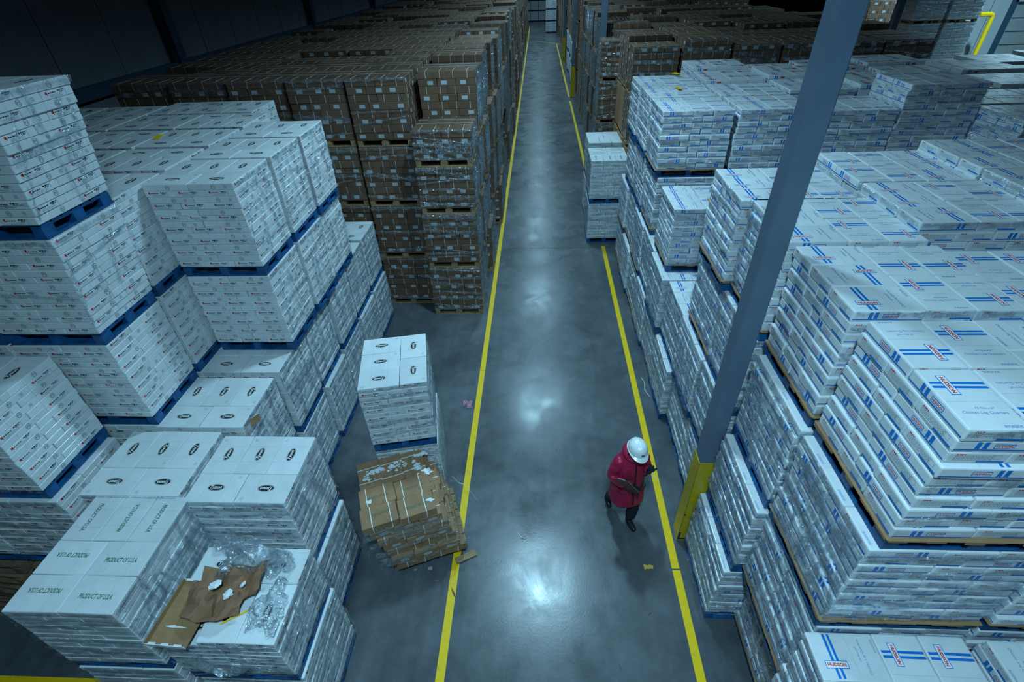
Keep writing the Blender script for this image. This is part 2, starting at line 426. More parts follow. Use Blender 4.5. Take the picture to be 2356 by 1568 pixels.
# ------------------------------------------------------------------ pallet
def pallet_parts(Wt, D, m, hole=True):
    """top deck, blocks, base boards as three builders; 0.14 m high"""
    top, blk, bot = MB(), [], MB()
    n = 7
    for i in range(n):
        y = -D/2 + D*(i+.5)/n
        top.box((0,y,.129), (Wt, D/n*.78, .020), m)
    for x in (-1,0,1): top.box((x*(Wt/2-.05),0,.110), (.10,D,.018), m)
    for x in (-1,0,1):
        for y in (-1,0,1):
            b = MB(); b.box((0,0,.0605), (.10 if x else .14, .13, .081), m); blk.append((b, (x*(Wt/2-.05), y*(D/2-.065))))
    for y in (-1,0,1): bot.box((0,y*(D/2-.05),.010), (Wt,.10,.020), m)
    for x in (-1,1): bot.box((x*(Wt/2-.05),0,.010), (.10,D-.2,.020), m)
    return top, blk, bot
PAL = {}
def pallet(parent, Wt, D, m, fine, z=0):
    k = (round(Wt,2), round(D,2), m, fine)
    if k not in PAL:
        top, blk, bot = pallet_parts(Wt, D, m)
        if fine: PAL[k] = (top.mesh('pallet'), blk[0][0].mesh('block'), [p for _,p in blk], bot.mesh('base_board'))
        else:
            for b,p in blk: top.merge(b, Matrix.Translation((p[0],p[1],0)))
            top.merge(bot); PAL[k] = (top.mesh('pallet'),)
    P = PAL[k]; o = inst('pallet', P[0], parent, (0,0,z))
    if fine:
        for p in P[2]: inst('block', P[1], o, (p[0],p[1],0))
        inst('base_boards', P[3], o)
    return o

# ------------------------------------------------------------------ stretch film
def film_sides(Wt, D, z0, z1, sides, rr, n=7, lean=(0,0), m='film', wide=1.0, vf=0):
    mb = MB()
    def sheet(a, b, za, zb, wd, out):
        a = Vector(a); b = Vector(b); k = 14; d = (b-a).normalized(); nrm = Vector((d.y,-d.x,0))
        if nrm.dot(Vector(out)) < 0: nrm = -nrm
        rows = []
        for j in range(4):
            row = []
            for i in range(k+1):
                t = i/k; p = a.lerp(b,t); zz = za+(zb-za)*t + (j/3-.5)*wd*(1+.5*math.sin(i*1.7+za*9))
                zz = min(max(zz, z0), z1+.004)
                off = .010+rr.uniform(0,.011)+(.006 if j in(1,2) else 0)
                f = (zz-z0)/max(.01,(z1-z0))
                row.append((p.x+nrm.x*off+lean[0]*f, p.y+nrm.y*off+lean[1]*f, zz+rr.uniform(-.006,.006)))
            rows.append(row)
        for j in range(3):
            for i in range(k): mb.face((rows[j][i],rows[j][i+1],rows[j+1][i+1],rows[j+1][i]), m)
    S = dict(f=((-Wt/2,-D/2,0),(Wt/2,-D/2,0),(0,-1,0)), b=((-Wt/2,D/2,0),(Wt/2,D/2,0),(0,1,0)),
             r=((Wt/2,-D/2,0),(Wt/2,D/2,0),(1,0,0)), l=((-Wt/2,-D/2,0),(-Wt/2,D/2,0),(-1,0,0)))
    for sd in sides:
        a,b,o = S[sd]
        for i in range(n):
            za = z0+(z1-z0)*(i+rr.random())/n; zb = za+rr.uniform(-.18,.18)
            sheet(a,b,za,min(max(zb,z0),z1), rr.uniform(.015,.07)*wide, o)
        sheet(a,b,z1-.02,z1-.02,.05,o)
        if sd in 'lr' and vf:
            A_=Vector(a); B_=Vector(b); nv=Vector(o)
            for i in range(vf):
                t=(i+rr.random())/vf; p=A_.lerp(B_,t); dirn=(B_-A_).normalized(); k=12; sl=rr.uniform(-.25,.25); wd=rr.uniform(.008,.028); za=z0+(z1-z0)*rr.uniform(0,.35); zb=z1-(z1-z0)*rr.uniform(0,.3)
                L_=[];R2=[];Mi_=[]
                for q in range(k+1):
                    zz=za+(zb-za)*q/k; f=(zz-z0)/max(.01,(z1-z0)); c=p+dirn*(sl*(q/k-.5)+.012*math.sin(q*1.9+i)); e=.012+rr.uniform(0,.014)
                    L_.append((c.x-dirn.x*wd+nv.x*.008+lean[0]*f,c.y-dirn.y*wd+nv.y*.008+lean[1]*f,zz)); R2.append((c.x+dirn.x*wd+nv.x*.008+lean[0]*f,c.y+dirn.y*wd+nv.y*.008+lean[1]*f,zz+.01)); Mi_.append((c.x+nv.x*(.008+e)+lean[0]*f,c.y+nv.y*(.008+e)+lean[1]*f,zz+rr.uniform(-.01,.01)))
                for q in range(k):
                    mb.face((L_[q],Mi_[q],Mi_[q+1],L_[q+1]),m+'_glint' if m=='film' else m); mb.face((Mi_[q],R2[q],R2[q+1],Mi_[q+1]),m+'_glint' if m=='film' else m)
    return mb

# ------------------------------------------------------------------ loads
TIER = ['floor','second','third','fourth','fifth']
LOADS = []
SPEC = dict(
  oval=dict(pat='32', layers=14, pal='blue_paint', jit=.005),
  usa=dict(pat='p7', layers=12, pal='blue_paint', jit=.004),
  brown=dict(pat='32', layers=8, pal='wood', jit=.006),
  blue=dict(pat='h7', layers=10, pal='blue_paint', jit=.013))
SMESH = {}
def load(kind, x, y, z, label, group, side, lod='full', pat=None, layers=None, yaw=0, lean=(0,0), film=None, n_film=7, seed=None, topgap=(), cut=None, pal=None, flip0=0, sheet=None):
    """x: aisle-side face, y: face nearest the camera, z: underside; side=-1 left of the aisle, +1 right"""
    S = SPEC[kind]; pat = pat or S['pat']; layers = layers or S['layers']
    rr = random.Random(seed if seed is not None else int(x*977+y*131+z*17))
    _, Wt, D = layer(kind, pat, 0); L,Wd,h = PROT[kind]['dim']
    cx = x + side*Wt/2; cy = y + D/2
    root = empty(dict(oval='white_carton_load',usa='lettered_carton_load',brown='brown_carton_load',blue='striped_carton_load')[kind], (cx,cy,z), yaw); tag(root, label, 'pallet load', group)
    pm = pal or S['pal']
    fine = lod == 'full'
    pallet(root, Wt-.02, D-.02, pm, fine and kind!='brown')
    z0 = .14
    if sheet if sheet is not None else (kind=='blue' and rr.random()<.5):
        sb = MB(); k=12
        for i in range(k):
            a = -Wt/2-.012+(Wt+.024)*i/k; b2 = -Wt/2-.012+(Wt+.024)*(i+1)/k
            sb.box(((a+b2)/2,0,z0-.004+.0), ((b2-a), D+.03, .005), 'tan_board')
        # turned-down lip on the camera and aisle sides
        for i in range(10):
            dz = rr.uniform(.004,.036)
            sb.box((-Wt/2+Wt*(i+.5)/10, -D/2-.016, z0-dz/2), (Wt/10,.004,dz), 'tan_board')
            sb.box((-side*(Wt/2+.014), -D/2+D*(i+.5)/10, z0-dz/2), (.004,D/10,dz), 'tan_board')
        sb.build('slip_sheet', root)
    if lod == 'full':
        rest = MB()
        for k in range(layers):
            pts,_,_ = layer(kind, pat, (k+flip0)%2)
            lx = rr.uniform(-1,1)*S['jit']; ly = rr.uniform(-1,1)*S['jit']; f = (k+.5)/layers
            for i,(px,py,r) in enumerate(pts):
                if k==layers-1 and i in topgap: continue
                if cut and k>=layers-cut[0] and (px*side<cut[1]): continue
                X = px+lx+lean[0]*f+rr.uniform(-1,1)*S['jit']*.5; Y = py+ly+lean[1]*f+rr.uniform(-1,1)*S['jit']*.5
                rz = r + (PI if rr.random()<.5 else 0) + rr.uniform(-.012,.012)
                ext = L/2 if abs(math.cos(r))>.5 else Wd/2; eyt = Wd/2 if abs(math.cos(r))>.5 else L/2
                vis = k==layers-1 or py-eyt < -D/2+.03 or (px*side-ext < -Wt/2+.03)
                if vis: inst('carton', PROT[kind]['me'], root, (X,Y,z0+k*h), (0,0,rz))
                else: rest.merge(SIMPLE_BODY[kind], Matrix.Translation((X,Y,z0+k*h)) @ Matrix.Rotation(r,4,'Z'))
        if rest.v: tag(rest.build('inner_cartons', root), kind='stuff')
    else:
        key = (kind, pat, layers, rr.randrange(3))
        if key not in SMESH:
            mb = MB()
            for k in range(layers):
                pts,_,_ = layer(kind, pat, (k+key[3])%2)
                for px,py,r in pts:
                    mb.merge(SIMPLE[kind], Matrix.Translation((px+rr.uniform(-1,1)*.005,py+rr.uniform(-1,1)*.005,z0+k*h)) @ Matrix.Rotation(r+(PI if rr.random()<.5 else 0)+rr.uniform(-.01,.01),4,'Z'))
            SMESH[key] = mb.mesh('cartons')
        tag(inst('cartons', SMESH[key], root), kind='stuff')
    if film:
        fm = film_sides(Wt, D, z0, z0+layers*h, film, rr, n_film, lean, 'film_heavy' if kind=='brown' else 'film', 1.4 if kind=='brown' else 1, vf=(9 if kind=='oval' and n_film>=8 else 14 if (n_film>=8 or kind=='brown') else 4) if lod=='full' or kind=='brown' else 5)
        fm.build('stretch_film', root, smooth=True)
    LOADS.append((kind,root)); return root
SIMPLE_BODY = {}
for k in PROT:
    L,Wd,h = PROT[k]['dim']; mb = MB(); mb.box((0,0,h/2),(L-.002,Wd-.002,h-.002), 'brown_board' if k in('brown','loose') else 'white_board'); SIMPLE_BODY[k]=mb

ORD = ['first','second','third','fourth','fifth','sixth','seventh','eighth','ninth','tenth','eleventh','twelfth','thirteenth','fourteenth','fifteenth','sixteenth','seventeenth','eighteenth','nineteenth','twentieth']
def nth(i):
    if i < 20: return ORD[i]
    t = ['twenty','thirty','forty','fifty','sixty','seventy','eighty'][(i+1)//10-2]; u = (i+1)%10
    return t+'-'+ORD[u-1] if u else {'twenty':'twentieth','thirty':'thirtieth','forty':'fortieth','fifty':'fiftieth','sixty':'sixtieth','seventy':'seventieth','eighty':'eightieth'}[t]

# ================================================================== SETTING
fl = MB(); fl.box((2,38,-.05),(60,112,.1),'concrete'); tag(fl.build('floor'), kind='structure')
jt = MB()
for y in (13.1, 34, 55, -4): jt.box((.4,y,.0012),(6,.012,.0024),'scuff')
tag(jt.build('trim_1'), kind='structure')
ce = MB(); ce.box((2,38,10.6),(60,112,.1),'ceiling_mat'); tag(ce.build('ceiling'), kind='structure')
XW = -10.2
wl = MB(); wl.box((XW-.1,38,5.3),(.2,112,10.6),'wall_panel')
for i in range(700): wl.box((XW+.003, 8+i*.11, 5.3),(.006,.018,10.5),'wall_panel')
for i in range(22): wl.box((XW+.004, 11.6+i*1.9-2, 5.3),(.010,.012,10.5),'scuff')
tag(wl.build('wall_left'), kind='structure')
gr = MB(); gr.box((XW+.14,38,4.60),(.16,110,.25),'girt_blue'); gr.box((XW+.225,38,4.60),(.012,110,.27),'girt_blue')
tag(gr.build('trim_2'), kind='structure')
wf = MB(); wf.box((2,94,5.3),(60,.2,10.6),'wall_panel'); tag(wf.build('wall_back'), kind='structure')
wb = MB(); wb.box((2,-18,5.3),(60,.2,10.6),'wall_panel'); tag(wb.build('wall_front'), kind='structure')
wr = MB(); wr.box((32,38,5.3),(.2,112,10.6),'wall_panel'); tag(wr.build('wall_right'), kind='structure')

# yellow aisle lines
def line(name, pts, w, label):
    mb = MB()
    for (x0,y0),(x1,y1) in pts:
        d = Vector((x1-x0,y1-y0)); n = Vector((-d.y,d.x)).normalized()*w/2; k = max(1,int(d.length/1.0)); 
        for i in range(k):
            a = Vector((x0,y0)).lerp(Vector((x1,y1)), i/k); b = Vector((x0,y0)).lerp(Vector((x1,y1)), (i+1)/k)
            mb.face([(a.x+n.x,a.y+n.y,.003),(a.x-n.x,a.y-n.y,.003),(b.x-n.x,b.y-n.y,.003),(b.x+n.x,b.y+n.y,.003)],'line_paint')
    o = mb.build(name); tag(o, label, 'floor line'); return o
line('floor_line', [((-1.16,-4),(-1.135,14.6)),((-1.135,14.6),(-1.12,30)),((-1.12,30),(-1.115,76))], .105, 'yellow painted line along the left edge of the aisle')
line('floor_line', [((1.86,-4),(1.855,3.55)),((1.853,3.57),(1.86,13.2)),((1.87,16),(1.87,32)),((1.86,33.2),(1.82,58))], .105, 'yellow painted line along the right edge of the aisle')
line('floor_line', [((-1.1,59.5),(.2,60.2)),((.2,60.2),(2.2,57.5))], .10, 'thin yellow line crossing the far end of the aisle')
line('floor_line', [((-9,1.98),(-4.7,2.0))], .105, 'short yellow line on the floor in the near left corner')

# lamps
for i,(x,y) in enumerate(LAMPS):
    r = empty('high_bay_lamp', (x,y,9.0)); tag(r, 'ceiling lamp, out of view above '+(('the camera','the floor well behind the camera')[(1-i)] if y<1 else 'the lit corner at top right' if x>1 else 'the '+nth(i-2)+' bright patch on the aisle floor'), 'lamp', 'aisle lamps')
    mb = MB(); mb.box((0,0,.08),(.42,1.0,.16),'lamp_metal'); mb.build('housing', r)
    ld = bpy.data.lights.new('lamp_light','AREA'); ld.shape='RECTANGLE'; ld.size=.36; ld.size_y=.9
    ld.energy = 360 if y < 1 else 290; ld.color = (.42,.78,1.0); ld.spread = math.radians(150)
    if y<-5: ld.energy=110
    if y>14: ld.energy=215
    if x>1: ld.energy=900
    lo = bpy.data.objects.new('lamp_light', ld); C.objects.link(lo); lo.location=(0,0,-.01); lo.parent = r
    rd = MB(); rd.box((0,0,1.0-.08+.02),(.02,.02,1.2),'lamp_metal'); rd.build('hanger', r)

# ================================================================== POSTS
def post(x, y, base=True, label=''):
    r = empty('steel_post', (x,y,0)); tag(r, label, 'post', 'steel posts')
    mb = MB(); vs,fs = rbox((.20,.20,10.5), .012); mb.add([(a,b,c+5.27) for a,b,c in vs], fs, 'steel_blue'); mb.build('shaft', r)
    if base:
        g = MB(); t=.008; w=.208
        for s in (-1,1):
            g.box((s*w/2,0,.84),(t,w+t,1.68),'yellow_guard'); g.box((0,s*w/2,.84),(w,t,1.68),'yellow_guard')
        g.box((0,-w/2-.008,.95),(w-.05,.004,.012),'yellow_guard')
        for (a,b,c,d) in ((-.09,.10,.03,.16),(.08,.05,.05,.05),(-.04,.03,.10,.025),(.06,.3,.02,.03),(-.09,.6,.02,.03)):
            g.box((a,-w/2-.009,b+.02),(c,.004,d),'scuff')
        g.build('post_guard', r, smooth=False)
    return r
post(2.06,4.10, True, 'big grey-blue square post with yellow guard beside the near right stacks')
post(2.06,18.62, True, 'grey-blue post rising behind the brown stack right of the aisle')
post(2.03,32.9, True, 'far grey-blue post with yellow foot, nearer of the two beside the aisle')
post(2.10,47.0, True, 'farthest grey-blue post with yellow foot beside the aisle')
post(10.95,18.6, True, 'grey-blue post at top right in front of the tan cartons')
for i,y in enumerate((5.1,15.4,25.7,36.0,46.3)):
    g = MB(); x=XW+.16
    g.box((x,y,5.3),(.10,.30,10.5),'girt_blue'); g.box((x+.07,y-.15,5.3),(.16,.016,10.5),'girt_blue'); g.box((x+.07,y+.15,5.3),(.16,.016,10.5),'girt_blue'); g.box((x+.15,y,5.3),(.016,.34,10.5),'girt_blue')
    tag(g.build('trim_%d'%(i+3)), kind='structure')

# ================================================================== LEFT WHITE BLOCK
T = 1.185
GL = 'white oval-logo pallet loads left of the aisle'
for t in (0,1):
    for i,y in enumerate((3.88,4.87,5.86,6.85,7.84,8.83)):
        load('oval', -3.44-.02*t+R.uniform(-.03,.03), y, T*t, 'white carton load, %s tier, %s stack back along the left aisle face'%(TIER[t], nth(i)), GL, -1, film='r' , n_film=9)
for t in (2,3):
    for i,y in enumerate((5.33,6.28,7.23)):
        load('oval', -3.40+R.uniform(-.02,.02), y, T*t+.012, 'white carton load, %s tier of the tall middle stack, %s from the front'%(TIER[t], ['nearest','second','rear'][i]), GL, -1, film='r', n_film=3)
# second column: tall stack with five tiers
for t in (0,1,2,3,4):
    load('oval', -4.50+(.10 if t==4 else 0), 3.88+.01*t, T*t+.004*t, 'white carton load, %s tier of the five-high stack at the left'%TIER[t], GL, -1, lod='full' if t>=2 else 'lite', lean=(.20,.0) if t==4 else (.13,0) if t==3 else (.0,0), film='fr' if t>=3 else None, n_film=1)
    load('oval', -5.60, 3.88+.01*t, T*t+.004*t, 'white carton load, %s tier, outer stack against the left picture edge'%TIER[t], GL, -1, lod='full' if t in (2,3,4) else 'lite')
for t in range(4):
    load('oval', -4.52, 4.86, T*t+.004*t, 'white carton load, %s tier of the stack wedged behind the five-high stack'%TIER[t], GL, -1, lod='full' if t>=2 else 'lite')
for c,xr in enumerate((-4.52,-5.62,-6.72,-7.82)):
    for j,y in enumerate((4.86,5.86,6.85,7.84,8.83)):
        if c==0 and j==0: continue
        xx = xr-(.32 if (c==0 and j>=4) else 0)
        if c>0 and j>=4 and 0: continue
        for t in (range(4)):
            if (t<3 and not (j>=0)): continue
            load('oval', xx, y-(.25 if c>1 and j==4 else 0), T*t+.004*t, 'white carton load, %s tier, %s column, %s row of the left block'%(TIER[t],nth(c+1),nth(j)), GL, -1,
                 lod='full' if t==3 and c<3 else 'lite', flip0=(c+j)%2)
# near group
load('oval', -5.00, 2.87, 2*T, 'white carton load with printed oval lid, third tier at the left picture edge', GL, -1, film='f', n_film=1)
load('oval', -4.93, 2.84, T, 'wrapped white carton load directly under the left-edge third tier load', GL, -1, film='f', n_film=8)
load('oval', -6.12, 2.87, 2*T, 'white carton load just outside the left picture edge, third tier', GL, -1, lod='lite')
load('oval', -6.02, 2.84, T, 'white carton load outside the left picture edge, second tier', GL, -1, lod='lite')
def stack_pallets(x, y, n, rz):
    rr = random.Random(4); k=('wp')
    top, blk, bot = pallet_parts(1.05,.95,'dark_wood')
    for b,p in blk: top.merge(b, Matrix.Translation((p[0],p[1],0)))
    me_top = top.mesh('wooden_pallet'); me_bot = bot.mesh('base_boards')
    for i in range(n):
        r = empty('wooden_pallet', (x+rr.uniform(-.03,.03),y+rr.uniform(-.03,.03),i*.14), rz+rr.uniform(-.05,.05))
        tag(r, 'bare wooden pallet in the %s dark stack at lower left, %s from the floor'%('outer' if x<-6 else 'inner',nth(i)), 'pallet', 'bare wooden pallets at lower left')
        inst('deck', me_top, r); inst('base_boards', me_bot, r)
stack_pallets(-5.5, 3.3, 8, .03)
stack_pallets(-6.65, 3.25, 8, -.05)
load('oval', -3.70, 2.93, 0, 'wrapped white carton load on the floor under the middle oval-logo top', GL, -1, lod='lite')
load('oval', -3.70, 2.93, T, 'white load with five oval logos on top, behind the green-lettered load', GL, -1, lean=(-.0,0), film='fr', n_film=5)
load('oval', -2.52, 2.87, 0, 'wrapped white load on the floor below the near right oval-logo top', GL, -1, film='fr', n_film=12)
load('oval', -2.55, 2.87, T, 'wrapped white load with five oval logos on top, nearest the aisle', GL, -1, film='fr', n_film=10)
GP = 'green-lettered white pallet loads'
load('usa', -3.58, 1.78, 0, 'white load on the floor under the near green-lettered load', GP, -1, lod='full', film='f', n_film=9)
load('usa', -3.58, 1.78, T, 'white load with seven green-lettered lids at lower left', GP, -1, film='fr', n_film=9, flip0=1)
load('oval', -2.26, 1.74, 0, 'wrapped white load on the floor under the opened load', GL, -1, film='fr', n_film=12)
dload = load('oval', -2.28, 1.72, T, 'opened white load with torn film and brown board on top, lower left', GL, -1, layers=9, topgap=(0,), film='fr', n_film=9)
# single stack near the aisle
load('oval', -1.52, 4.62, 0, 'wrapped white load on the floor under the lone oval-logo stack', GL, -1, pat='32r', yaw=math.radians(10), film='fr', n_film=12)
load('oval', -1.53, 4.60, T, 'lone white load with five oval logos on top beside the left yellow line', GL, -1, pat='32r', yaw=math.radians(11), film='fr', n_film=7, flip0=1)

# ================================================================== LOOSE BROWN LOAD
def loose():
    rr = random.Random(12); yaw = math.radians(20)
    root = empty('slumped_carton_load', (-1.66,4.10,0), yaw); tag(root, 'slumped load of brown strapped cartons on the floor beside the left yellow line', 'pallet load')
    pallet(root, 1.02, .98, 'wood', True)
    L,Wd,h = PROT['loose']['dim']
    n = 7
    for k in range(n):
        pts,Wt,D = layer('loose','p7', k%2 if k<n-1 else 0); f = k/(n-1)
        lx = -.25*f + rr.uniform(-.03,.03); ly = .12*f - .06 + rr.uniform(-.03,.03); ry = .06*f
        for i,(px,py,r) in enumerate(pts):
            if k==n-1 and i==99: continue
            j = .010
            z = .14+k*h
            if k==n-1 and py>.1: z -= 0.0
            inst('carton', PROT['loose']['me'], root, (px+lx+rr.uniform(-j,j), py+ly+rr.uniform(-j,j), z), (rr.uniform(-.008,.008),rr.uniform(-.008,.008),r+(PI if rr.random()<.5 else 0)+rr.uniform(-.022,.022)+ry))
    fr = MB()
    for (cx,cy,rx,ry2,cnt) in ((-.50,.36,.15,.05,34),(-.22,.36,.15,.07,40),(.06,.26,.05,.12,26),(.14,.46,.10,.04,26),(.18,.14,.05,.06,22),(-.60,.26,.06,.05,10),(.14,-.33,.03,.04,10),(-.62,-.10,.03,.03,8)):
        for c_ in range(cnt):
            m = 7; px=cx+rr.gauss(0,.5)*rx; py=cy+rr.gauss(0,.5)*ry2; s_=rr.uniform(.006,.024)
            fr.face([(px+s_*rr.uniform(.5,1.3)*math.cos(2*PI*q/m)*1.5, py+s_*rr.uniform(.5,1.3)*math.sin(2*PI*q/m), .14+n*h+.0035+.0001*c_) for q in range(m)],'frost')
    fr.build('frost', root)
    fm = MB()
    for z,wd in ((.93,.16),(.78,.12),(.62,.10),(.45,.12),(.33,.06)):
        f = (z-.14)/.95; ox=-.25*f; oy=.12*f-.06; a=.545; b=.57
        path = [(-a,-b),(a,-b),(a,b)]; pts=[]
        for s in range(2):
            for i in range(16): pts.append(Vector(path[s]).lerp(Vector(path[s+1]), i/16))
        rows=[]
        for j in range(4):
            row=[]
            for i,p in enumerate(pts):
                d = p.normalized()*rr.uniform(.0,.022)
                row.append((p.x+d.x+ox, p.y+d.y+oy, z+(j/3-.5)*wd+.05*math.sin(i*.35+z*7)+rr.uniform(-.008,.008)))
            rows.append(row)
        for j in range(3):
            for i in range(len(pts)-1): fm.face((rows[j][i],rows[j][i+1],rows[j+1][i+1],rows[j+1][i]),'film_heavy')
    fm.build('stretch_film', root, smooth=True)
    st = MB()
    P = [(.50,.05,.95),(.58,.02,.80),(.66,-.02,.78),(.80,-.12,.45)]
    for a,b in zip(P,P[1:]):
        a=Vector(a);b=Vector(b); n2=Vector((0,0,.006)); st.face([a+n2,a-n2,b-n2,b+n2],'strap'); st.face([a+Vector((0,.006,0)),a-Vector((0,.006,0)),b-Vector((0,.006,0)),b+Vector((0,.006,0))],'strap')
    st.build('loose_strap', root)
loose()

# ================================================================== BROWN BLOCK, LEFT
GB = 'brown carton pallet loads'
TB = 1.243
# stepped stack at the front corner by the aisle
zz=0
for t,ly in enumerate((8,8,6,4)):
    load('brown', -1.31+.01*t, 9.72+.02*t, zz, 'brown carton load, %s tier of the lowest front stack by the left yellow line'%TIER[t], GB, -1, layers=ly, film='fr', n_film=7); zz += .14+ly*.1375+.002
cols = [-2.50,-3.68,-4.86,-6.04,-7.22]
for c,xr in enumerate(cols):
    for t in range(4):
        full = (c<=1) or (t>=2)
        load('brown', xr, 10.2+.05*c, (TB+.004)*t, 'brown carton load, %s tier, front row, %s column from the aisle'%(TIER[t],nth(c+1)), GB, -1, lod='full' if full else 'lite', film='f' if full else None, n_film=3, layers=8)
# column along the aisle
STUFF = []   # (kind, cx, cy, z, layers) merged later
rb = random.Random(21)
y = 10.78; i = 0
while y < 74:
    nt = 4
    for t in range(nt):
        ly = 8 if t<3 else rb.choice((7,8,8))
        if i < 26:
            load('brown', -1.30+(rb.uniform(-.07,.09) if i<4 else rb.uniform(-.05,.16)), y, (TB+.004)*t, 'brown carton load, %s tier, %s stack back along the left yellow line'%(TIER[t],nth(i+1)), GB, -1, lod='full' if i<3 else 'lite', layers=ly, film='r' if i<16 else None, n_film=9 if i<6 else 6)
        else: STUFF.append(('brown', -1.30-.57+rb.uniform(-.07,.09), y+.47, (TB+.004)*t, ly, 0))
    y += 1.02; i += 1
for c,xr in enumerate(cols):
    y = 11.22; j=0
    while y < 74:
        ztop = 4
        for t in range(ztop):
            if t==3 and j<14 and not (xr<-8 ):
                load('brown', xr+rb.uniform(-.02,.02), y, (TB+.004)*t, 'brown carton load, top tier, %s row back, %s column from the aisle'%(nth(j+1),nth(c+1)), GB, -1, lod='lite', layers=rb.choice((7,8,8,8)), yaw=rb.uniform(-.02,.02))
            elif t==3 or (c==4 and 0): STUFF.append(('brown', xr-.57+rb.uniform(-.03,.03), y+.47, (TB+.004)*t, rb.choice((6,7,8,8)), 0))
            elif t==2 or c==4: STUFF.append(('block', xr-.57, y+.47, (TB+.004)*t, 8, 0))
            else: STUFF.append(('block', xr-.57, y+.47, (TB+.004)*t, 8, 0))
        y += 1.02; j += 1

# ================================================================== BROWN BLOCK, RIGHT
def rb_label(t,j,c): return 'brown carton load, %s tier, %s row back, %s column right of the aisle'%(TIER[t],nth(j),nth(c))
for t in range(4):
    load('brown', 1.86, 17.0, 1.2*t, 'brown carton load, %s tier of the stack standing before the second post'%TIER[t], GB, 1, lod='full', layers=8 if t<3 else 7, film='fl', n_film=7)
y=18.85; i=0
while y < 76:
    if not (32.0<y+.5<33.9 or 46.0<y+.5<47.9):
        for t in range(4):
            xl = 2.24+rb.uniform(-.06,.06)
            if i<14: load('brown', xl, y, TB*t, 'brown carton load, %s tier, %s stack back behind the second post'%(TIER[t],nth(i)), GB, 1, lod='lite', layers=rb.choice((7,8)) if t==3 else 8, film='l' if i<10 else None)
            else: STUFF.append(('blue' if 35<y<45 and t<2 else 'brown', xl+.57, y+.47, TB*t, 8, 0))
    y += 1.02; i += 1
for c in range(7):
    xl = 2.40+c*1.2 if c else 3.05
    xl = 3.02+ (c-1)*1.2 if c>0 else 3.02
    if c==0: continue
    j=0; y=14.25
    while y < 46:
        for t in range(4):
            if t>=3-(j==0) and j<8 and c<8:
                load('brown', xl-.62 if 0 else xl-0.62, y+(.15 if c==1 else 0), TB*t+ (rb.uniform(0,.0)), rb_label(t,j,c), GB, 1, lod='full' if (j==0 and c<6) else 'lite', layers=rb.choice((7,8,8)) if t==3 else 8, film='f' if j==0 else None, n_film=5)
            elif t==3: STUFF.append(('brown', xl-.62+.57, y+.47, TB*t, rb.choice((6,7,8)), 0))
            else: STUFF.append(('block', xl-.62+.57, y+.47, TB*t, 8, 0))
        y += 1.03; j+=1
# small white green-lettered stacks in the aisle margin
for k,(yy,) in enumerate(((13.42,),(15.05,))):
    for t in range(2):
        load('usa', 1.40+.06*k, yy, T*t, 'wrapped white green-lettered load, %s tier, %s low stack beside the right yellow line'%(TIER[t],['nearer','farther'][k]), GP, 1, film='fl', n_film=9, lod='full' if k==0 else 'lite')

# ================================================================== BLUE-STRIPED BLOCK, RIGHT
GH = 'blue-striped white pallet loads right of the aisle'
TH = 1.127
def H(x, y, t, label, lod='full', z=None, **k):
    return load('blue', x, y, TH*t+.002*t if z is None else z, label, GH, 1, lod=lod, **k)
rh = random.Random(33)
ys1 = [.80,1.89,2.93,4.22,5.28,6.34,7.40,8.46,9.52,10.6,11.66]
x1 = {0:[2.36,2.42,2.05,2.24,2.26,2.13,2.16,2.12,2.15,2.10,2.14], 1:[2.13,2.24,2.12,2.22,2.18,2.20,2.10,2.16,2.12,2.16,2.10]}
for t in (0,1):
    for i,y in enumerate(ys1):
        H(x1[t][i], y, t, 'white blue-striped load, %s tier, %s stack back along the right aisle face'%(TIER[t],nth(i)), film='lf' if i<6 else 'l', lod='full' if i<9 else 'lite', n_film=9)
for y,x,nm in ((1.89,2.22,'nearest'),(2.97,2.20,'second'),(4.22,2.24,'third'),(5.22,2.24,'fourth'),(7.68,2.18,'lowered fifth'),(9.12,2.17,'sixth'),(10.25,2.15,'seventh'),(11.35,2.14,'eighth')):
    H(x, y, 2, 'white blue-striped load, third tier, %s stack of the right aisle face'%nm, film='lf', n_film=14 if y<2 else 8 if y<6 else 5)
H(2.28, 1.90, 3, 'top white blue-striped load at lower right with red scrawl on its corner', film='f', n_film=2, lean=(.04,.05), sheet=True, flip0=1)
H(2.27, 3.00, 3, 'top white blue-striped load just behind the lower right red-scrawled load', film='f', n_film=4, lean=(.03,.1), sheet=True, flip0=0)
H(2.27, 4.20, 3, 'top white blue-striped load hidden partly behind the big post', film='l', n_film=3)
H(2.17, 5.20, 3, 'bright top blue-striped load seen just left of the big post', film='l', n_film=5, sheet=True)
for k,(y,zt) in enumerate(((9.15,0),(10.28,.02),(11.4,.05))):
    H(2.12-.02*k, y, 3, 'top white blue-striped load, %s step of the staircase tops right of the aisle'%nth(k), film='lf' if k==0 else 'f', n_film=3, sheet=(k==0))
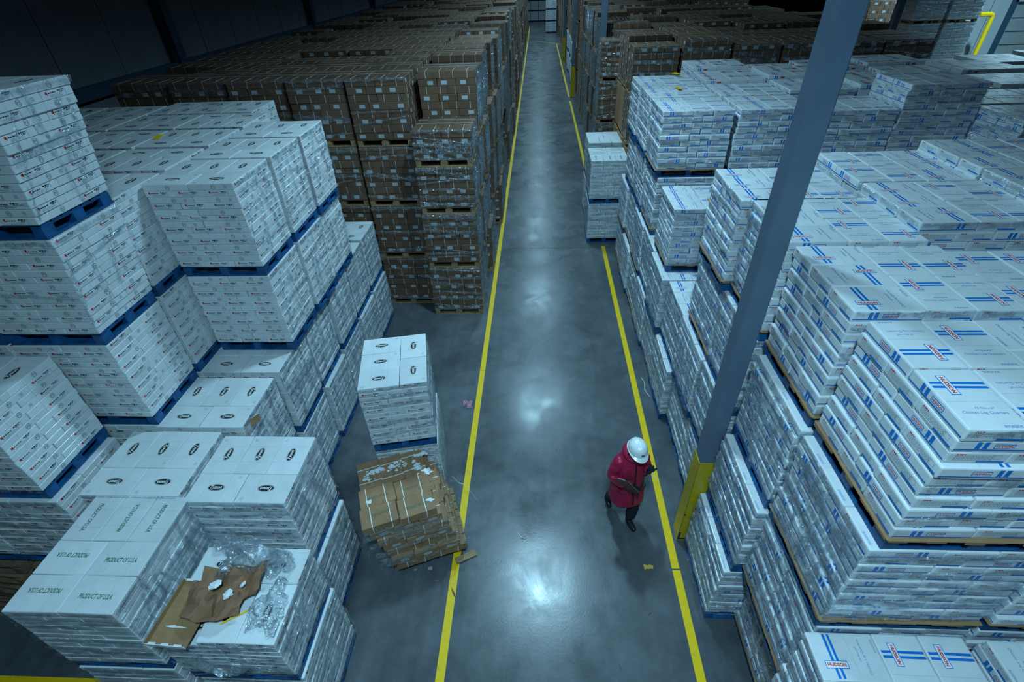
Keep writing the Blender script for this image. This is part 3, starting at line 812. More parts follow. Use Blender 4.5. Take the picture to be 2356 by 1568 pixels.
# inner columns
def inner(x, y, tiers, name, full=True, dz=0, layers=None, base=0, **k):
    for t in range(tiers):
        z = TH*t+.002*t + (dz if t==tiers-1 else 0)
        if t == tiers-1 or t < base: H(x, y, t, 'white blue-striped load, %s tier, %s'%(TIER[t],name), lod='full' if full else 'lite', z=z, layers=layers if t==tiers-1 else None, **k)
        else: STUFF.append(('wblock', x+.6, y+.51, TH*t, 10, 0))
inner(3.50,.80,2,'second column, lower right picture corner', base=2, film='f')
inner(3.50,1.89,4,'second column, first row at the right picture edge', base=3)
inner(3.47,2.97,4,'second column, behind the red-scrawled load', flip0=1)
inner(3.46,4.36,4,'second column, third row, raised on a thicker pallet', dz=.10, film='fl', n_film=4)
inner(3.46,5.42,4,'second column, fourth row, raised on a thicker pallet', dz=.10, flip0=1)
inner(4.70,3.3,4,'third column, at the right picture edge')
inner(4.64,4.38,4,'third column, nearer raised step at right', dz=.22, film='l', n_film=3)
inner(4.64,5.44,4,'third column, farther raised step at right', dz=.22)
for c,x in enumerate((3.46,4.70,5.94)):
    for j,y in enumerate((6.6,7.7)): inner(x,y,3,'sunken row, %s column, %s of two'%(nth(c+1),nth(j)), full=False)
inner(3.40,9.15,4,'second column of the dark wall of cartons behind the post', film='f', n_film=3)
inner(4.66,8.93,4,'third column of the dark wall, just right of the post', film='f', n_film=3, sheet=False)
inner(5.88,8.93,4,'fourth column of the dark wall, highest at its top', dz=.26, layers=11, film='f', n_film=5, sheet=False)
inner(7.12,8.02,4,'fifth column, corner stack at right', film='fl', n_film=4)
inner(7.12,6.9,3,'fifth column, low stack before the corner stack', full=False)
for c,x in enumerate((3.40,4.64,5.88,7.12,8.36,9.60,10.84)):
    for j,y in enumerate((10.3,11.4,12.5)):
        if c>=3 and j==0: inner(x,9.15,4,'tops field, %s column, front row'%nth(c), full=False)
        inner(x,y,4,'tops field, %s column, %s row'%(nth(c),nth(j+1)), full=(j<1 and c<2), dz=.06*((c+j)%3))

# ================================================================== FAR THINGS
for t in range(4):
    load('blue', .85, 67.6, TH*t, 'blue-striped load in the far end of the aisle, %s tier'%TIER[t], 'far blue-striped stack', 1, lod='lite')
for c in range(4):
    for t in range(4):
        load('oval', -2.2+c*1.12, 82.2, T*t, 'wrapped load closing the far end of the aisle, %s tier, %s from the left'%(TIER[t],nth(c)), 'loads at the far end wall', 1, lod='lite')


# ================================================================== TOP RIGHT CORNER
wd = MB(); wd.box((24.5,26.6,5.3),(12.8,.2,10.6),'wall_light')
for k in range(12): wd.box((18.4+k*1.05,26.49,5.3),(.012,.01,10.5),'scuff')
tag(wd.build('wall_dock'), kind='structure')
dr = MB(); dr.box((21.9,26.45,2.3),(3.0,.08,4.6),'door_grey')
for k in range(9): dr.box((21.9,26.40,.5+k*.5),(2.96,.02,.02),'scuff')
tag(dr.build('door_1'), kind='structure')
dt = MB()
for x in (20.25,23.55): dt.box((x,26.40,2.35),(.13,.2,4.7),'girt_blue')
dt.box((21.9,26.40,4.66),(3.4,.2,.14),'wall_light'); tag(dt.build('trim_12'), kind='structure')
gp = empty('pipe_guard', (18.7,25.2,0)); tag(gp, 'yellow pipe guard with a bent top in front of the light wall, top right', 'guard rail')
def tube(mb, pts, r, m, n=10, close=False):
    pts = [Vector(p) for p in pts]; rings=[]
    for i,p in enumerate(pts):
        a = pts[max(0,i-1)]; b = pts[min(len(pts)-1,i+1)]; d = (b-a).normalized()
        u = d.orthogonal().normalized() if not rings else (rings[-1][1]-d*rings[-1][1].dot(d)).normalized()
        v = d.cross(u); rr_ = r[i] if isinstance(r,(list,tuple)) else r
        rings.append(([p+(u*math.cos(2*PI*k/n)+v*math.sin(2*PI*k/n))*rr_ for k in range(n)],u))
    for i in range(len(pts)-1):
        A=rings[i][0];B=rings[i+1][0]
        for k in range(n): mb.face((A[k],A[(k+1)%n],B[(k+1)%n],B[k]), m)
    mb.face(list(reversed(rings[0][0])), m); mb.face(rings[-1][0], m)
g = MB(); tube(g, [(0,0,0),(0,0,2.2),(0,0,4.15),(-.04,0,4.25),(-.12,0,4.28),(-.55,0,4.28)], .085, 'yellow_bright'); g.build('pipe', gp, smooth=False)
g = MB(); g.box((0,0,.01),(.3,.3,.02),'yellow_bright'); g.build('foot_plate', gp)
for c,x in enumerate((12.30,13.42)):
    for t in (3,4): load('usa', x, 20.0, TH*t, 'grey film-wrapped load, %s tier, %s of the tall stacks before the light wall'%(TIER[t],nth(c)), 'grey wrapped stacks at top right', 1, lod='lite', pal='wood', film='fl', n_film=12)
    for t in range(3): STUFF.append(('wblock', x+.55, 20.5, TH*t, 10, 0))
for c,x in enumerate((13.9,15.1,16.3)):
    for t in range(3):
        if t==2: load('oval', x, 17.95, 2*T+.1*(c==1), 'brightly lit white load by the light wall, top right, %s of three'%nth(c), 'lit white loads at top right', 1, lod='lite')
        else: STUFF.append(('wblock', x+.55, 18.4, T*t, 10, 0))
for c,x in enumerate((11.6,12.75,13.9,15.05)):
    for t in (2,3): load('brown', x, 23.6, TB*t, 'tan carton load with pale labels at top right, %s tier, %s from the left'%(TIER[t],nth(c)), GB, 1, lod='lite', film=None)
    for t in range(2): STUFF.append(('block', x+.55, 24.1, TB*t, 8, 0))

# ================================================================== CLUTTER ON THE OPENED LOAD
ZD = T+.14+9*.0745
def crumple(name, outline, z, m, rr, amp=.05, n=9, sub=3, thick=0):
    """irregular sheet: outline scaled towards its centre in rings with random heights"""
    cx = sum(p[0] for p in outline)/len(outline); cy = sum(p[1] for p in outline)/len(outline)
    mb = MB(); k=len(outline); dense=[]
    for i in range(k):
        a=Vector(outline[i]); b=Vector(outline[(i+1)%k])
        for j in range(sub): dense.append(a.lerp(b,j/sub))
    rings=[]
    for r in range(n+1):
        f = 1-r/n; ring_=[]
        for i,p in enumerate(dense):
            w_ = rr.uniform(-1,1)*amp*(.35+.65*math.sin(PI*f)) if r<n else amp*.5
            jx = rr.uniform(-.012,.012)
            ring_.append((cx+(p.x-cx)*f+jx, cy+(p.y-cy)*f+jx, z+abs(w_)+.004))
        rings.append(ring_)
    q=len(dense)
    for r in range(n):
        for i in range(q): mb.face((rings[r][i],rings[r][(i+1)%q],rings[r+1][(i+1)%q],rings[r+1][i]), m)
    return mb
rr = random.Random(5)
tr = empty('opened_carton', (-3.20,1.96,ZD+.002), math.radians(-3)); tag(tr, 'opened brown carton lying inside-out at the left of the opened white load', 'carton')
b = MB(); b.box((0,0,.006),(.36,.56,.008),'tan_board'); b.build('floor_panel', tr)
for s_,nm in ((-1,'near'),(1,'far')):
    b = MB(); b.box((0,s_*.283,.022),(.36,.006,.044),'white_board')
    for k in range(3): b.box((-.12+k*.12,s_*.284-.006*s_,.045),(.07,.02,.004),'white_board_plain')
    b.build('end_flap', tr)
b = MB(); b.box((-.183,0,.03),(.006,.56,.06),'tan_board'); b.build('side_flap', tr)
fr = MB()
for (x,y,a,c) in ((.07,.10,.05,.03),(.12,.03,.03,.04),(-.02,-.12,.10,.012),(.10,.16,.02,.02)):
    fr.face([(x+a*rr.uniform(.6,1.2)*math.cos(q*.6),y+c*rr.uniform(.6,1.2)*math.sin(q*.6),.0125) for q in range(10)],'frost')
fr.build('frost', tr)
kp = crumple('x', [(-3.22,2.22),(-2.98,2.36),(-2.80,2.28),(-2.56,2.24),(-2.60,2.05),(-2.74,1.98),(-3.02,1.86),(-3.10,2.02)], ZD+.02, 'kraft', rr, .13, 7, 3) if False else None
mat('kraft', (.26,.135,.072), .75, noise=.2, nscale=8, bump=.3)
kp = MB(); G=[]
# folded kraft liner: a grid with strong creases
for j in range(9):
    row=[]
    for i in range(13):
        u=i/12; v=j/8
        x = -3.20+.62*u+.05*v*math.sin(3*u); y = 1.90+.40*v+.10*u-.10*math.sin(PI*u)*(1-v)
        z = ZD+.03+.10*abs(math.sin(2.3*PI*u+1.2*v))*(.4+.6*v)+.09*abs(math.cos(2.1*PI*v+2*u))*(1-abs(2*u-1)*.5)+rr.uniform(0,.02)
        row.append((x+rr.uniform(-.012,.012),y+rr.uniform(-.012,.012),z))
    G.append(row)
for j in range(8):
    for i in range(12):
        if (i in(0,) and j>5) or (i>9 and j<2): continue
        kp.face((G[j][i],G[j][i+1],G[j+1][i+1],G[j+1][i]),'kraft')
tag(kp.build('torn_liner'), 'torn brown kraft liner with frost, crumpled on the opened white load', 'packing paper')
fp = MB()
for (x,y,z,a) in ((-2.95,2.13,.16,.06),(-2.80,2.06,.14,.05),(-2.72,2.16,.12,.03)):
    for q in range(3): fp.face([(x+a*rr.uniform(.5,1.1)*math.cos(k*.6)+q*.01,y+a*rr.uniform(.5,1.1)*math.sin(k*.6),ZD+z+.03+q*.012+.01*math.sin(k)) for k in range(10)],'frost')
tag(fp.build('ice_crumbs'), 'white frost crumbs caught in the torn brown liner', 'frost', kind='stuff')
ys_ = MB(); ys_.box((-2.73,1.94,ZD+.012),(.24,.012,.006),'yellow_bright', Matrix.Translation((-2.73,1.94,0))@Matrix.Rotation(math.radians(32),4,'Z')@Matrix.Translation((2.73,-1.94,0)))
tag(ys_.build('yellow_strip'), 'thin yellow strip lying beside the torn brown liner', 'strip')
def film_heap(name, c, rx, ry, hgt, seed, label, tilt=0, n=22, m_=14):
    rr = random.Random(seed); mb = MB(); R_=[]
    ph = [rr.uniform(0,6.28) for _ in range(8)]
    for j in range(m_+1):
        v=j/m_; row=[]
        for i in range(n):
            a=2*PI*i/n; rad = math.sin(v*PI*.5)
            k = 1+.22*math.sin(3*a+ph[0])+.18*math.sin(5*a+ph[1]+4*v)+.12*math.sin(9*a+ph[2]+7*v)+rr.uniform(-.07,.07)
            x=c[0]+rx*rad*k*math.cos(a)+tilt*(1-v); y=c[1]+ry*rad*k*math.sin(a)
            z=c[2]+hgt*math.cos(v*PI*.5)*(1+.25*math.sin(4*a+ph[3]))+rr.uniform(0,.022)
            row.append((x,y,max(z,c[2]+.002)))
        R_.append(row)
    for j in range(m_):
        for i in range(n): mb.face((R_[j][i],R_[j][(i+1)%n],R_[j+1][(i+1)%n],R_[j+1][i]),'film_bag')
    o = mb.build(name); tag(o, label, 'plastic film'); return o
film_mat('film_bag', .50, .10)
film_heap('crumpled_film', (-2.82,2.42,ZD+.02), .26, .20, .24, 3, 'crumpled clear film heaped behind the torn brown liner')
film_heap('crumpled_film', (-2.52,2.42,ZD+.01), .13, .12, .22, 8, 'pointed tuft of clear film on the right of the crumpled heap', .04)
film_heap('crumpled_film', (-3.12,2.62,ZD), .14, .07, .10, 9, 'small wisp of clear film at the rear left of the opened load')
film_heap('crumpled_film', (-2.45,2.02,ZD-.0), .16, .22, .05, 10, 'flat clear film spread over the lid right of the yellow strip')
# film drape hanging over the front of the opened load
dm = MB(); rows=[]
for j in range(12):
    v=j/11; row=[]
    for i in range(20):
        u=i/19; a=PI*(.05+.9*u)
        rr_=.27-.10*v
        x=-2.80+rr_*-math.cos(a)*1.15; z=ZD-.10-.42*math.sin(a)*(.72+.40*v)+.1*v
        row.append((x+rr.uniform(-.008,.008), 1.70-.03-.05*math.sin(PI*v)+rr.uniform(-.012,.012), z+rr.uniform(-.01,.01)))
    rows.append(row)
for j in range(11):
    for i in range(19): dm.face((rows[j][i],rows[j][i+1],rows[j+1][i+1],rows[j+1][i]),'film_bag')
tag(dm.build('hanging_film'), 'loop of clear film hanging over the front of the opened load', 'plastic film')
# torn brown corner on the white top behind
tc_ = MB(); tc_.face([(-3.44,4.0,2*T+.01),(-3.30,4.02,2*T+.10),(-3.26,3.93,2*T+.06),(-3.38,3.90,2*T+.005)],'tan_board')
tc_.face([(-3.44,4.0,2*T+.01),(-3.36,4.06,2*T+.06),(-3.30,4.02,2*T+.10)],'white_board_plain')
tag(tc_.build('torn_flap'), 'torn cardboard corner sticking up at the edge of an oval-logo lid', 'cardboard')

# ================================================================== FLOOR LITTER
def scrap(name, at, outline, m, label, cat, amp=.01, seed=1, z=.003):
    rr = random.Random(seed); o = crumple(name, [(at[0]+x,at[1]+y) for x,y in outline], z, m, rr, amp, 4, 2).build(name)
    tag(o, label, cat); return o
scrap('pink_rag', (-1.34,6.69), [(-.10,.02),(-.06,.10),(.01,.06),(.05,.10),(.09,.03),(.07,-.05),(.11,-.09),(.02,-.10),(-.03,-.05),(-.08,-.06)], 'pink', 'crumpled pink rag on the floor left of the left yellow line', 'rag', .05, 2)
scrap('yellow_scrap', (1.49,3.58), [(-.07,.03),(-.02,.02),(.02,.04),(.07,.02),(.06,-.03),(.0,-.02),(-.05,-.03)], 'yellow_paper', 'small yellow paper scrap on the floor near the right yellow line', 'paper scrap', .006, 3)
scrap('pink_scrap', (-1.49,3.49), [(-.03,.02),(.01,.03),(.03,-.02),(-.02,-.01)], 'pink', 'tiny pink scrap below the slumped brown load', 'paper scrap', .004, 4)
def splinter(at, l, w_, rz, m, label):
    mb = MB(); mb.add([(-l/2,0,.002),(0,-w_/2,.002),(l/2,0,.002),(0,w_/2,.002),(-l*.2,0,.012),(l*.2,0,.014)], [(0,1,4),(1,5,4),(1,2,5),(2,3,5),(3,4,5),(3,0,4)], m)
    o = mb.build('wood_splinter', loc=(*at,0), rot=(0,0,rz)); tag(o, label, 'wood splinter', 'wood splinters on the floor')
splinter((-1.13,3.17), .20, .03, -1.1, 'kraft', 'brown splinter lying across the left yellow line')
splinter((-.65,2.42), .13, .016, 1.7, 'wood', 'pale splinter on the aisle floor, nearest the left yellow line at the bottom')
splinter((1.40,2.97), .09, .014, .6, 'kraft', 'small brown splinter on the floor near the right yellow line')
splinter((.95,2.36), .08, .012, -1.2, 'wood', 'small pale splinter at the bottom right of the aisle')
splinter((-1.70,3.47), .06, .04, .4, 'wood', 'pale chip below the slumped brown load')
splinter((-1.37,3.33), .10, .03, .2, 'kraft', 'flat brown chip on the floor below the slumped load')
splinter((2.05,3.70), .06, .03, .4, 'wood', 'pale chip beside the foot of the big post')
splinter((-2.0,2.6), .09, .02, -.8, 'wood', 'pale chip at the foot of the lower left stack')
st = MB(); tube(st, [(2.02,7.45,.01),(2.06,7.3,.02),(2.03,7.1,.012),(2.07,6.95,.02),(2.10,6.9,.01)], .006, 'strap', 5); tag(st.build('plastic_strap'), 'white plastic strap curled on the floor right of the right yellow line', 'strap')
st = MB(); tube(st, [(-.30,4.05,.006),(-.26,3.98,.01),(-.20,3.96,.008),(-.16,3.99,.006)], .005, 'strap', 5); tag(st.build('plastic_strap'), 'short white plastic curl on the aisle floor right of the slumped load', 'strap')
st = MB(); st.face([(-2.46,3.58,.004),(-2.34,3.60,.05),(-2.30,3.70,.09),(-2.42,3.74,.03)],'film_heavy'); st.face([(-2.46,3.58,.004),(-2.42,3.74,.03),(-2.50,3.76,.12)],'film_heavy')
tag(st.build('film_scrap'), 'scrap of film on the floor at the foot of the near left stack', 'plastic film')
bb = MB(); bb.box((0,0,.02),(.30,.09,.022),'wood'); o=bb.build('broken_board', loc=(-1.02,3.66,0), rot=(0,.04,math.radians(28))); tag(o, 'broken pallet board sticking out under the slumped brown load onto the yellow line', 'board')
# notes left on loads
def note(at, w_, l, rz, label, m='yellow_bright'):
    mb = MB(); mb.box((0,0,.002),(w_,l,.003),m); mb.box((0,l*.3,.005),(w_*.98,l*.3,.003),m)
    o = mb.build('paper_note', loc=at, rot=(0,0,rz)); tag(o, label, 'paper note', 'yellow notes on the loads')
note((-5.55,7.35,4*T+.012), .10,.26,.3, 'yellow note on the white tops behind the five-high stack')
note((3.0,12.3,4*TH+.06), .14,.2,.6, 'yellow note on the farthest staircase top right of the aisle')
note((2.75,10.9,4*TH+.03), .08,.22,.2, 'yellow note on the middle staircase top right of the aisle')
note((2.95,8.1,3*TH+.012), .30,.12,.5, 'yellow slip on the lowered load left of the big post')

# merged remainder of the stacks (past the countable nearest ones)
def build_stuff():
    import collections
    P = {k: SIMPLE[k] for k in ('brown','blue')}
    fam = {'brown':('brown','block'), 'blue':('blue','wblock')}
    for fk,(full,blk) in fam.items():
        V=[];F=[];Mi=[]; base = MB(); 
        proto = []
        for fl in (0,1,2):
            mb = MB(); rr = random.Random(fl)
            k=0
            for k in range(8 if fk=='brown' else 10):
                pts,Wt,D = layer(fk, SPEC[fk]['pat'], (k+fl)%2)
                for px,py,r in pts:
                    mb.merge(P[fk], Matrix.Translation((px+rr.uniform(-1,1)*.006,py,.14+k*PROT[fk]['dim'][2])) @ Matrix.Rotation(r+(PI if rr.random()<.5 else 0),4,'Z'))
            top,bl,bot = pallet_parts(Wt,D,SPEC[fk]['pal'])
            for b,p in bl: top.merge(b, Matrix.Translation((p[0],p[1],0)))
            top.merge(bot); mb.merge(top); proto.append(mb)
        solid = MB(); solid.box((0,0,.55+.07),(Wt-.03,D-.03,1.1),'brown_board' if fk=='brown' else 'white_board')
        out = MB(); n=0
        for (kd,cx,cy,z,ly,_) in STUFF:
            if kd==full: q = proto[n%3]
            elif kd==blk: q = solid
            else: continue
            n+=1; i = len(out.v)
            dz = 0 if ly>=8 or kd==blk else -(8-ly)*.1375
            out.v += [(a+cx,b+cy,(max(c+dz,.0) if dz else c)+z) for a,b,c in q.v]
            mp = [out.mi(nm) for nm in q.mats]
            out.f += [tuple(i+k for k in f) for f in q.f]; out.m += [mp[m] for m in q.m]
        if out.v:
            o = out.build('distant_%s_loads'%('brown' if fk=='brown' else 'white'))
            tag(o, 'distant brown carton loads filling both sides far down the hall' if fk=='brown' else 'white carton loads buried low within the right-hand block', 'pallet loads', kind='stuff')
build_stuff()

# ================================================================== PERSON
def skin(name, V, E_, Rd, m, parent, sub=2, root=0, disp=0, seed=0):
    me = bpy.data.meshes.new(name); me.from_pydata([tuple(v) for v in V], E_, []); o = bpy.data.objects.new(name, me); C.objects.link(o)
    md = o.modifiers.new('s','SKIN'); md.use_smooth_shade = True
    for i,r in enumerate(Rd):
        sv = me.skin_vertices[0].data[i]; sv.radius = r if isinstance(r,tuple) else (r,r); sv.use_root = (i==root)
    sb = o.modifiers.new('b','SUBSURF'); sb.levels = sub; sb.render_levels = sub
    dg = bpy.context.evaluated_depsgraph_get(); nm = bpy.data.meshes.new_from_object(o.evaluated_get(dg))
    bpy.data.objects.remove(o); bpy.data.meshes.remove(me)
    if disp:
        r_ = random.Random(seed); ph=[r_.uniform(0,6) for _ in range(4)]
        for v in nm.vertices:
            c = v.co; d = disp*(math.sin(c.z*55+ph[0])*.6+math.sin(c.x*38+c.z*20+ph[1])*.4+math.sin(c.y*45+c.z*31+ph[2])*.4)
            v.co = c+v.normal*d
    nm.materials.clear(); nm.materials.append(MATS[m]); nm.name = name
    for p in nm.polygons: p.use_smooth = True
    q = bpy.data.objects.new(name, nm); C.objects.link(q)
    if parent: q.parent = parent
    return q
def person():
    root = empty('person', (1.225,4.29,0), math.radians(16))
    tag(root, 'person in a long red padded coat, white hard hat and dark gloves, walking', 'person')
    # local: facing -y, own left is +x
    J = dict(pel=(0,.03,.92), bel=(0,.03,1.08), che=(0,.03,1.27), nek=(0,.0,1.46), hdb=(0,-.03,1.53), hdt=(.01,-.055,1.64),
             lh=(.10,.01,.90), lk=(.09,-.09,.50), la=(.075,-.06,.17), lt=(.08,-.07,.08),
             rh=(-.10,.04,.90), rk=(-.10,.10,.50), ra=(-.10,.30,.24), rt=(-.10,.33,.14),
             ls=(.165,.02,1.40), le=(.235,.0,1.14), lw=(.145,-.185,1.33),
             rs=(-.165,.02,1.40), re=(-.275,-.0,1.15), rw=(-.14,-.22,1.13))
    K = list(J); ix = {k:i for i,k in enumerate(K)}
    E_ = [(ix[a],ix[b]) for a,b in (('pel','bel'),('bel','che'),('che','nek'),('nek','hdb'),('hdb','hdt'),('pel','lh'),('lh','lk'),('lk','la'),('la','lt'),('pel','rh'),('rh','rk'),('rk','ra'),('ra','rt'),('che','ls'),('ls','le'),('le','lw'),('che','rs'),('rs','re'),('re','rw'))]
    rad = dict(pel=.13,bel=.12,che=(.15,.12),nek=.052,hdb=.062,hdt=.085,lh=.085,lk=.058,la=.026,lt=.012,rh=.085,rk=.058,ra=.026,rt=.012,ls=.06,le=.042,lw=.03,rs=.06,re=.042,rw=.03)
    body = skin('body', [J[k] for k in K], E_, [rad[k] for k in K], 'skin', root, 2, 0)
    # face details joined into the body mesh
    bm = bmesh.new(); bm.from_mesh(body.data); bm.faces.ensure_lookup_table()
    def blob(c, r, mi, seg=10):
        q = bmesh.ops.create_uvsphere(bm, u_segments=seg, v_segments=8, radius=1)
        bmesh.ops.scale(bm, vec=r, verts=q['verts']); bmesh.ops.translate(bm, vec=c, verts=q['verts'])
        for f in {f for v in q['verts'] for f in v.link_faces}: f.material_index = mi; f.smooth = True
    hx, hy, hz = .01,-.078,1.595
    blob((hx,hy,hz),(.077,.092,.108),0,16); blob((hx,hy-.02,hz-.075),(.05,.06,.045),0,14)
    blob((hx,hy-.098,hz-.022),(.014,.022,.018),0); blob((hx,hy-.088,hz+.002),(.010,.018,.03),0)
    for s_ in (-1,1):
        blob((hx+s_*.03,hy-.082,hz+.006),(.013,.010,.007),1); blob((hx+s_*.03,hy-.091,hz+.005),(.005,.004,.005),2)
        blob((hx+s_*.076,hy+.005,hz-.005),(.010,.022,.032),0); blob((hx+s_*.032,hy-.085,hz+.026),(.02,.008,.004),2)
        blob((hx+s_*.04,hy-.07,hz-.03),(.022,.02,.02),0)
    blob((hx,hy-.086,hz-.058),(.024,.012,.006),3); blob((hx,hy-.084,hz-.068),(.022,.012,.006),3)
    bm.to_mesh(body.data); bm.free()
    for n_ in ('eye','black_ink','lips'): body.data.materials.append(MATS[n_])
    # coat: torso by lofted rings, then padded sleeves
    cb = MB(); rings=[]; N_=36
    prof = [(.60,.262,.222,.02),(.605,.270,.230,.02),(.66,.268,.226,.02),(.76,.262,.216,.025),(.86,.256,.205,.03),(.96,.248,.195,.03),(1.06,.242,.186,.03),(1.16,.240,.180,.03),(1.26,.240,.174,.03),(1.34,.236,.164,.03),(1.395,.215,.145,.025),(1.44,.165,.120,.015),(1.475,.115,.105,.005),(1.50,.098,.098,-.005),(1.535,.100,.102,-.01)]
    for k,(z,rx,ry,oy) in enumerate(prof):
        row=[]
        for i in range(N_):
            a=2*PI*i/N_; c_,s_=math.cos(a),math.sin(a)
            f=1+.018*math.sin(z*62)+.012*math.sin(a*7+z*9)+(.012*math.sin(a*11+k))
            sq = 1/(abs(c_)**2.6+abs(s_)**2.6)**(1/2.6)
            row.append((rx*.86*sq*c_*f, oy+ry*.92*sq*s_*f, z))
        rings.append(row)
    sub=[]
    for a,b in zip(rings,rings[1:]):
        for q in range(4):
            t=q/4; sub.append([tuple(Vector(a[i]).lerp(Vector(b[i]),t)) for i in range(N_)])
    sub.append(rings[-1])
    for k in range(len(sub)):
        z = sub[k][0][2]; f = 1+.012*math.sin(z*95)
        sub[k] = [(x*f,y*f if k<len(sub)-1 else y,zz) for x,y,zz in sub[k]]
    for a,b in zip(sub,sub[1:]):
        for i in range(N_): cb.face((a[i],a[(i+1)%N_],b[(i+1)%N_],b[i]),'coat_red')
    inner_ = [(x*.97,y*.97,z+.03) for x,y,z in sub[0]]
    for i in range(N_): cb.face((inner_[i],inner_[(i+1)%N_],sub[0][(i+1)%N_],sub[0][i]),'coat_trim')
    coat = cb.build('coat', root, smooth=True)
    # merge doubles for smooth shading
    bm = bmesh.new(); bm.from_mesh(coat.data); bmesh.ops.remove_doubles(bm, verts=bm.verts, dist=.0004); bm.to_mesh(coat.data); bm.free()
    for s_,nm in ((1,'l'),(-1,'r')):
        A=Vector(J[nm+'s']); B=Vector(J[nm+'e']); D_=Vector(J[nm+'w'])
        pts=[A+Vector((-s_*.06,0,.0)),A+Vector((s_*.01,0,-.01)),A.lerp(B,.35),A.lerp(B,.7),B,B.lerp(D_,.3),B.lerp(D_,.62),B.lerp(D_,.9)]
        sl = skin('sleeve', pts, [(i,i+1) for i in range(7)], [.075,.088,.084,.078,.080,.074,.068,.058], 'coat_red', coat, 2, 0, .0045, 3+s_)
    # hood collar, zip, pockets, drawcord hem
    hd = MB()
    for k in range(5):
        a0=.9
        pass
    pts=[]; 
    for i in range(21):
        a = -PI/2+.42+(2*PI-.84)*i/20; pts.append((.012+.118*math.cos(a), -.012+.118*math.sin(a), 1.505+.055*math.sin((i/20)*PI)))
    tube(hd, pts, [.034+.018*math.sin(PI*i/20) for i in range(21)], 'coat_red', 10); hd.build('hood', coat, smooth=True)
    lin = MB(); pts=[]
    for i in range(15):
        a = PI*.05+PI*.9*i/14; pts.append((.01+.094*math.cos(a), -.03+.085*math.sin(a), 1.60+.01*math.sin(i)))
    tube(lin, [(.01+.088*math.cos(a_), -.045+.10*math.sin(a_), 1.575-.06*abs(math.cos(a_/2+.0))) for a_ in [(-.15+ (PI+.30)*i/14) for i in range(15)]], .030, 'dark_cloth', 8); lin.build('balaclava', root, smooth=True)
    zp = MB(); 
    for z0_,z1_ in ((.66,.80),(.80,.95),(.95,1.1),(1.1,1.22),(1.22,1.32),(1.32,1.40)):
        def yf(z):
            for (za,_,ra_,oa),(zb,_,rb_,ob) in zip(prof,prof[1:]):
                if za<=z<=zb: t=(z-za)/(zb-za); return (oa+(ob-oa)*t)-(ra_+(rb_-ra_)*t)*.92*1.03-.004
            return -.2
        zp.face([(-.008,yf(z0_),z0_),(.016,yf(z0_),z0_),(.016,yf(z1_),z1_),(-.008,yf(z1_),z1_)],'coat_trim')
    zp.build('zip', coat)
    for s_ in (-1,1):
        pk = MB(); tube(pk, [(s_*.205,-.085,.905),(s_*.165,-.145,.90),(s_*.11,-.172,.915)], .007, 'coat_trim', 6); pk.build('pocket_edge', coat)
    fl_ = MB(); tube(fl_, [(-.16,-.155,1.245),(-.11,-.172,1.235),(-.05,-.178,1.235)], .007,'coat_trim',6); fl_.build('pocket_edge', coat)
    fl_ = MB(); tube(fl_, [(.09,-.176,1.225),(.13,-.168,1.215),(.19,-.14,1.225)], .010,'coat_trim',6); fl_.build('pocket_edge', coat)
    # trousers and boots
    tv = [J['pel'],J['lh'],J['lk'],(.075,-.07,.16),J['rh'],J['rk'],(-.10,.31,.22)]
    skin('trousers', tv, [(0,1),(1,2),(2,3),(0,4),(4,5),(5,6)], [.15,.115,.090,.078,.115,.090,.078], 'dark_cloth', root, 2, 0, .004, 9)
    skin('boot', [(.07,-.04,.13),(.072,-.05,.06),(.085,-.15,.045),(.095,-.235,.040)], [(0,1),(1,2),(2,3)], [.052,.052,.048,.036], 'boot', root, 2)
    skin('boot', [(-.10,.33,.20),(-.10,.345,.13),(-.10,.28,.07),(-.10,.21,.05)], [(0,1),(1,2),(2,3)], [.052,.050,.046,.036], 'boot', root, 2)
    # gloves, five fingers each
    def glove(w0, fw, up, side, curl, name):
        fw=Vector(fw).normalized(); up=Vector(up).normalized(); sd=fw.cross(up).normalized()*side
        w0=Vector(w0); V=[w0-fw*.03, w0+fw*.03, w0+fw*.075]; E2=[(0,1),(1,2)]; Rr=[.042,(.045,.032),(.046,.028)]
        for i,(off,ln) in enumerate(((-.032,.072),(-.011,.082),(.011,.078),(.032,.062))):
            b0=len(V); p=w0+fw*.085+sd*off; V.append(p); E2.append((2,b0)); Rr.append(.0135)
            d=fw.copy(); 
            for q in range(3):
                d=(d+(-up)*curl*(.7+.12*i)).normalized(); p=p+d*ln/3*1.05; V.append(p); E2.append((len(V)-2,len(V)-1)); Rr.append(.0125-.001*q)
        b0=len(V); p=w0+fw*.035-sd*.048; V.append(p); E2.append((1,b0)); Rr.append(.016)
        d=(fw*.6-sd*.7-up*.35).normalized()
        for q in range(2): p=p+d*.033; V.append(p); E2.append((len(V)-2,len(V)-1)); Rr.append(.0135); d=(d+fw*.5-up*.3).normalized()
        return skin(name, V, E2, Rr, 'navy_glove', root, 1)
    glove((.137,-.205,1.352), (-.05,-.50,.66), (-.1,-.75,-.6), -1, 1.5, 'glove')
    glove((-.105,-.245,1.12), (.85,-.32,-.1), (0,-.25,.95), 1, .75, 'glove')
    # hard hat
    hat = empty('hard_hat', (.012,-.055,1.65)); hat.parent = root; hat.rotation_euler = (math.radians(9),math.radians(4),0)
    hb = MB(); Rn=[]; M_=32
    for j in range(11):
        v=j/10; row=[]
        for i in range(M_):
            a=2*PI*i/M_; r=math.cos(v*PI/2)**.72 if v<1 else 0; x=.122*r*math.cos(a); y=.148*r*math.sin(a); z=.128*math.sin(v*PI/2)
            if abs(x)<.014 and v>.15: z+=.009
            if .028<abs(x)<.044 and v>.25: z+=.005
            row.append((x,y,z))
        Rn.append(row)
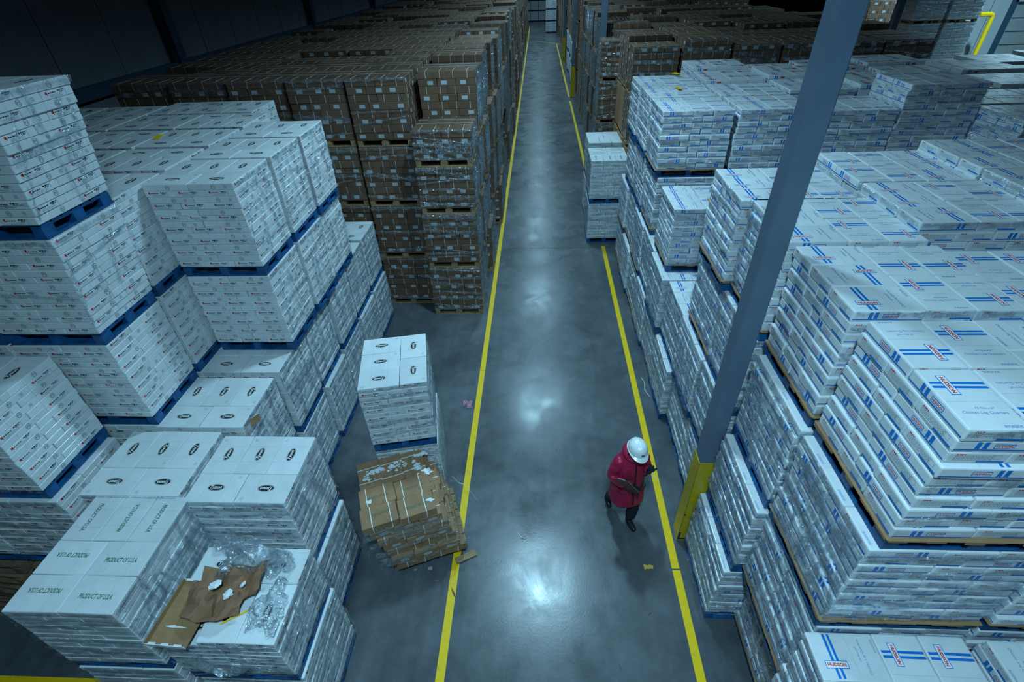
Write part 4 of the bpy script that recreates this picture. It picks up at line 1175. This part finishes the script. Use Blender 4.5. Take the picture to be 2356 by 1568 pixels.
    for a,b in zip(Rn,Rn[1:]):
        for i in range(M_): hb.face((a[i],a[(i+1)%M_],b[(i+1)%M_],b[i]),'helmet_white')
    o = hb.build('hat_shell', hat, smooth=True)
    bm = bmesh.new(); bm.from_mesh(o.data); bmesh.ops.remove_doubles(bm, verts=bm.verts, dist=.0005); bm.to_mesh(o.data); bm.free()
    br = MB(); P0=[];P1=[];P2=[]
    for i in range(M_):
        a=2*PI*i/M_; fr_=max(0,-math.sin(a))**1.6; P0.append((.120*math.cos(a),.146*math.sin(a),.004)); e=.012+.040*fr_
        P1.append(((.122+e*.6)*math.cos(a),(.148+e)*math.sin(a),-.006-.016*fr_)); P2.append(((.122+e*.6)*math.cos(a)*.985,(.148+e)*math.sin(a)*.985,-.014-.016*fr_))
    for A_,B_ in ((P0,P1),(P1,P2),(P2,P0)):
        for i in range(M_): br.face((A_[i],A_[(i+1)%M_],B_[(i+1)%M_],B_[i]),'helmet_white')
    br.build('brim', hat, smooth=True)
    bd = MB(); bd.box((0,0,0),(.040,.003,.016),'black_ink'); bd.box((0,0,.011),(.030,.003,.004),'red_ink'); bd.box((0,-.001,-.003),(.03,.003,.004),'green_ink'); o=bd.build('badge', hat, (.0,-.141,.050), (math.radians(-28),0,0))
    return root
pr_ = person()
Mp = Matrix.Translation((1.225,4.29,0)) @ Matrix.Rotation(math.radians(16),4,'Z')
cl = empty('clipboard', (0,0,0), 0)
_n = Vector((.60,.55,.33)).normalized(); _y = Vector((-.50,.15,.75)); _y = (_y-_n*_y.dot(_n)).normalized(); _x = _y.cross(_n)
_m = Matrix((_x,_y,_n)).transposed().to_4x4(); _m.translation = Vector((-.175,-.27,1.235)); cl.matrix_world = Mp @ _m
tag(cl, 'dark brown clipboard with white papers held against the red coat', 'clipboard')
b = MB(); b.box((0,0,0),(.23,.31,.006),'clip_brown'); b.build('board', cl)
b = MB(); b.box((0,-.005,.006),(.21,.285,.005),'paper'); b.build('papers', cl)
b = MB(); b.box((0,.14,.012),(.10,.03,.012),'lamp_metal'); b.build('clip', cl)
pn = MB(); tube(pn, [Mp@Vector(p) for p in ((.135,-.275,1.40),(.185,-.33,1.335))], .006, 'paper', 8); tag(pn.build('pen'), 'white pen held in the dark glove raised at the right', 'pen')
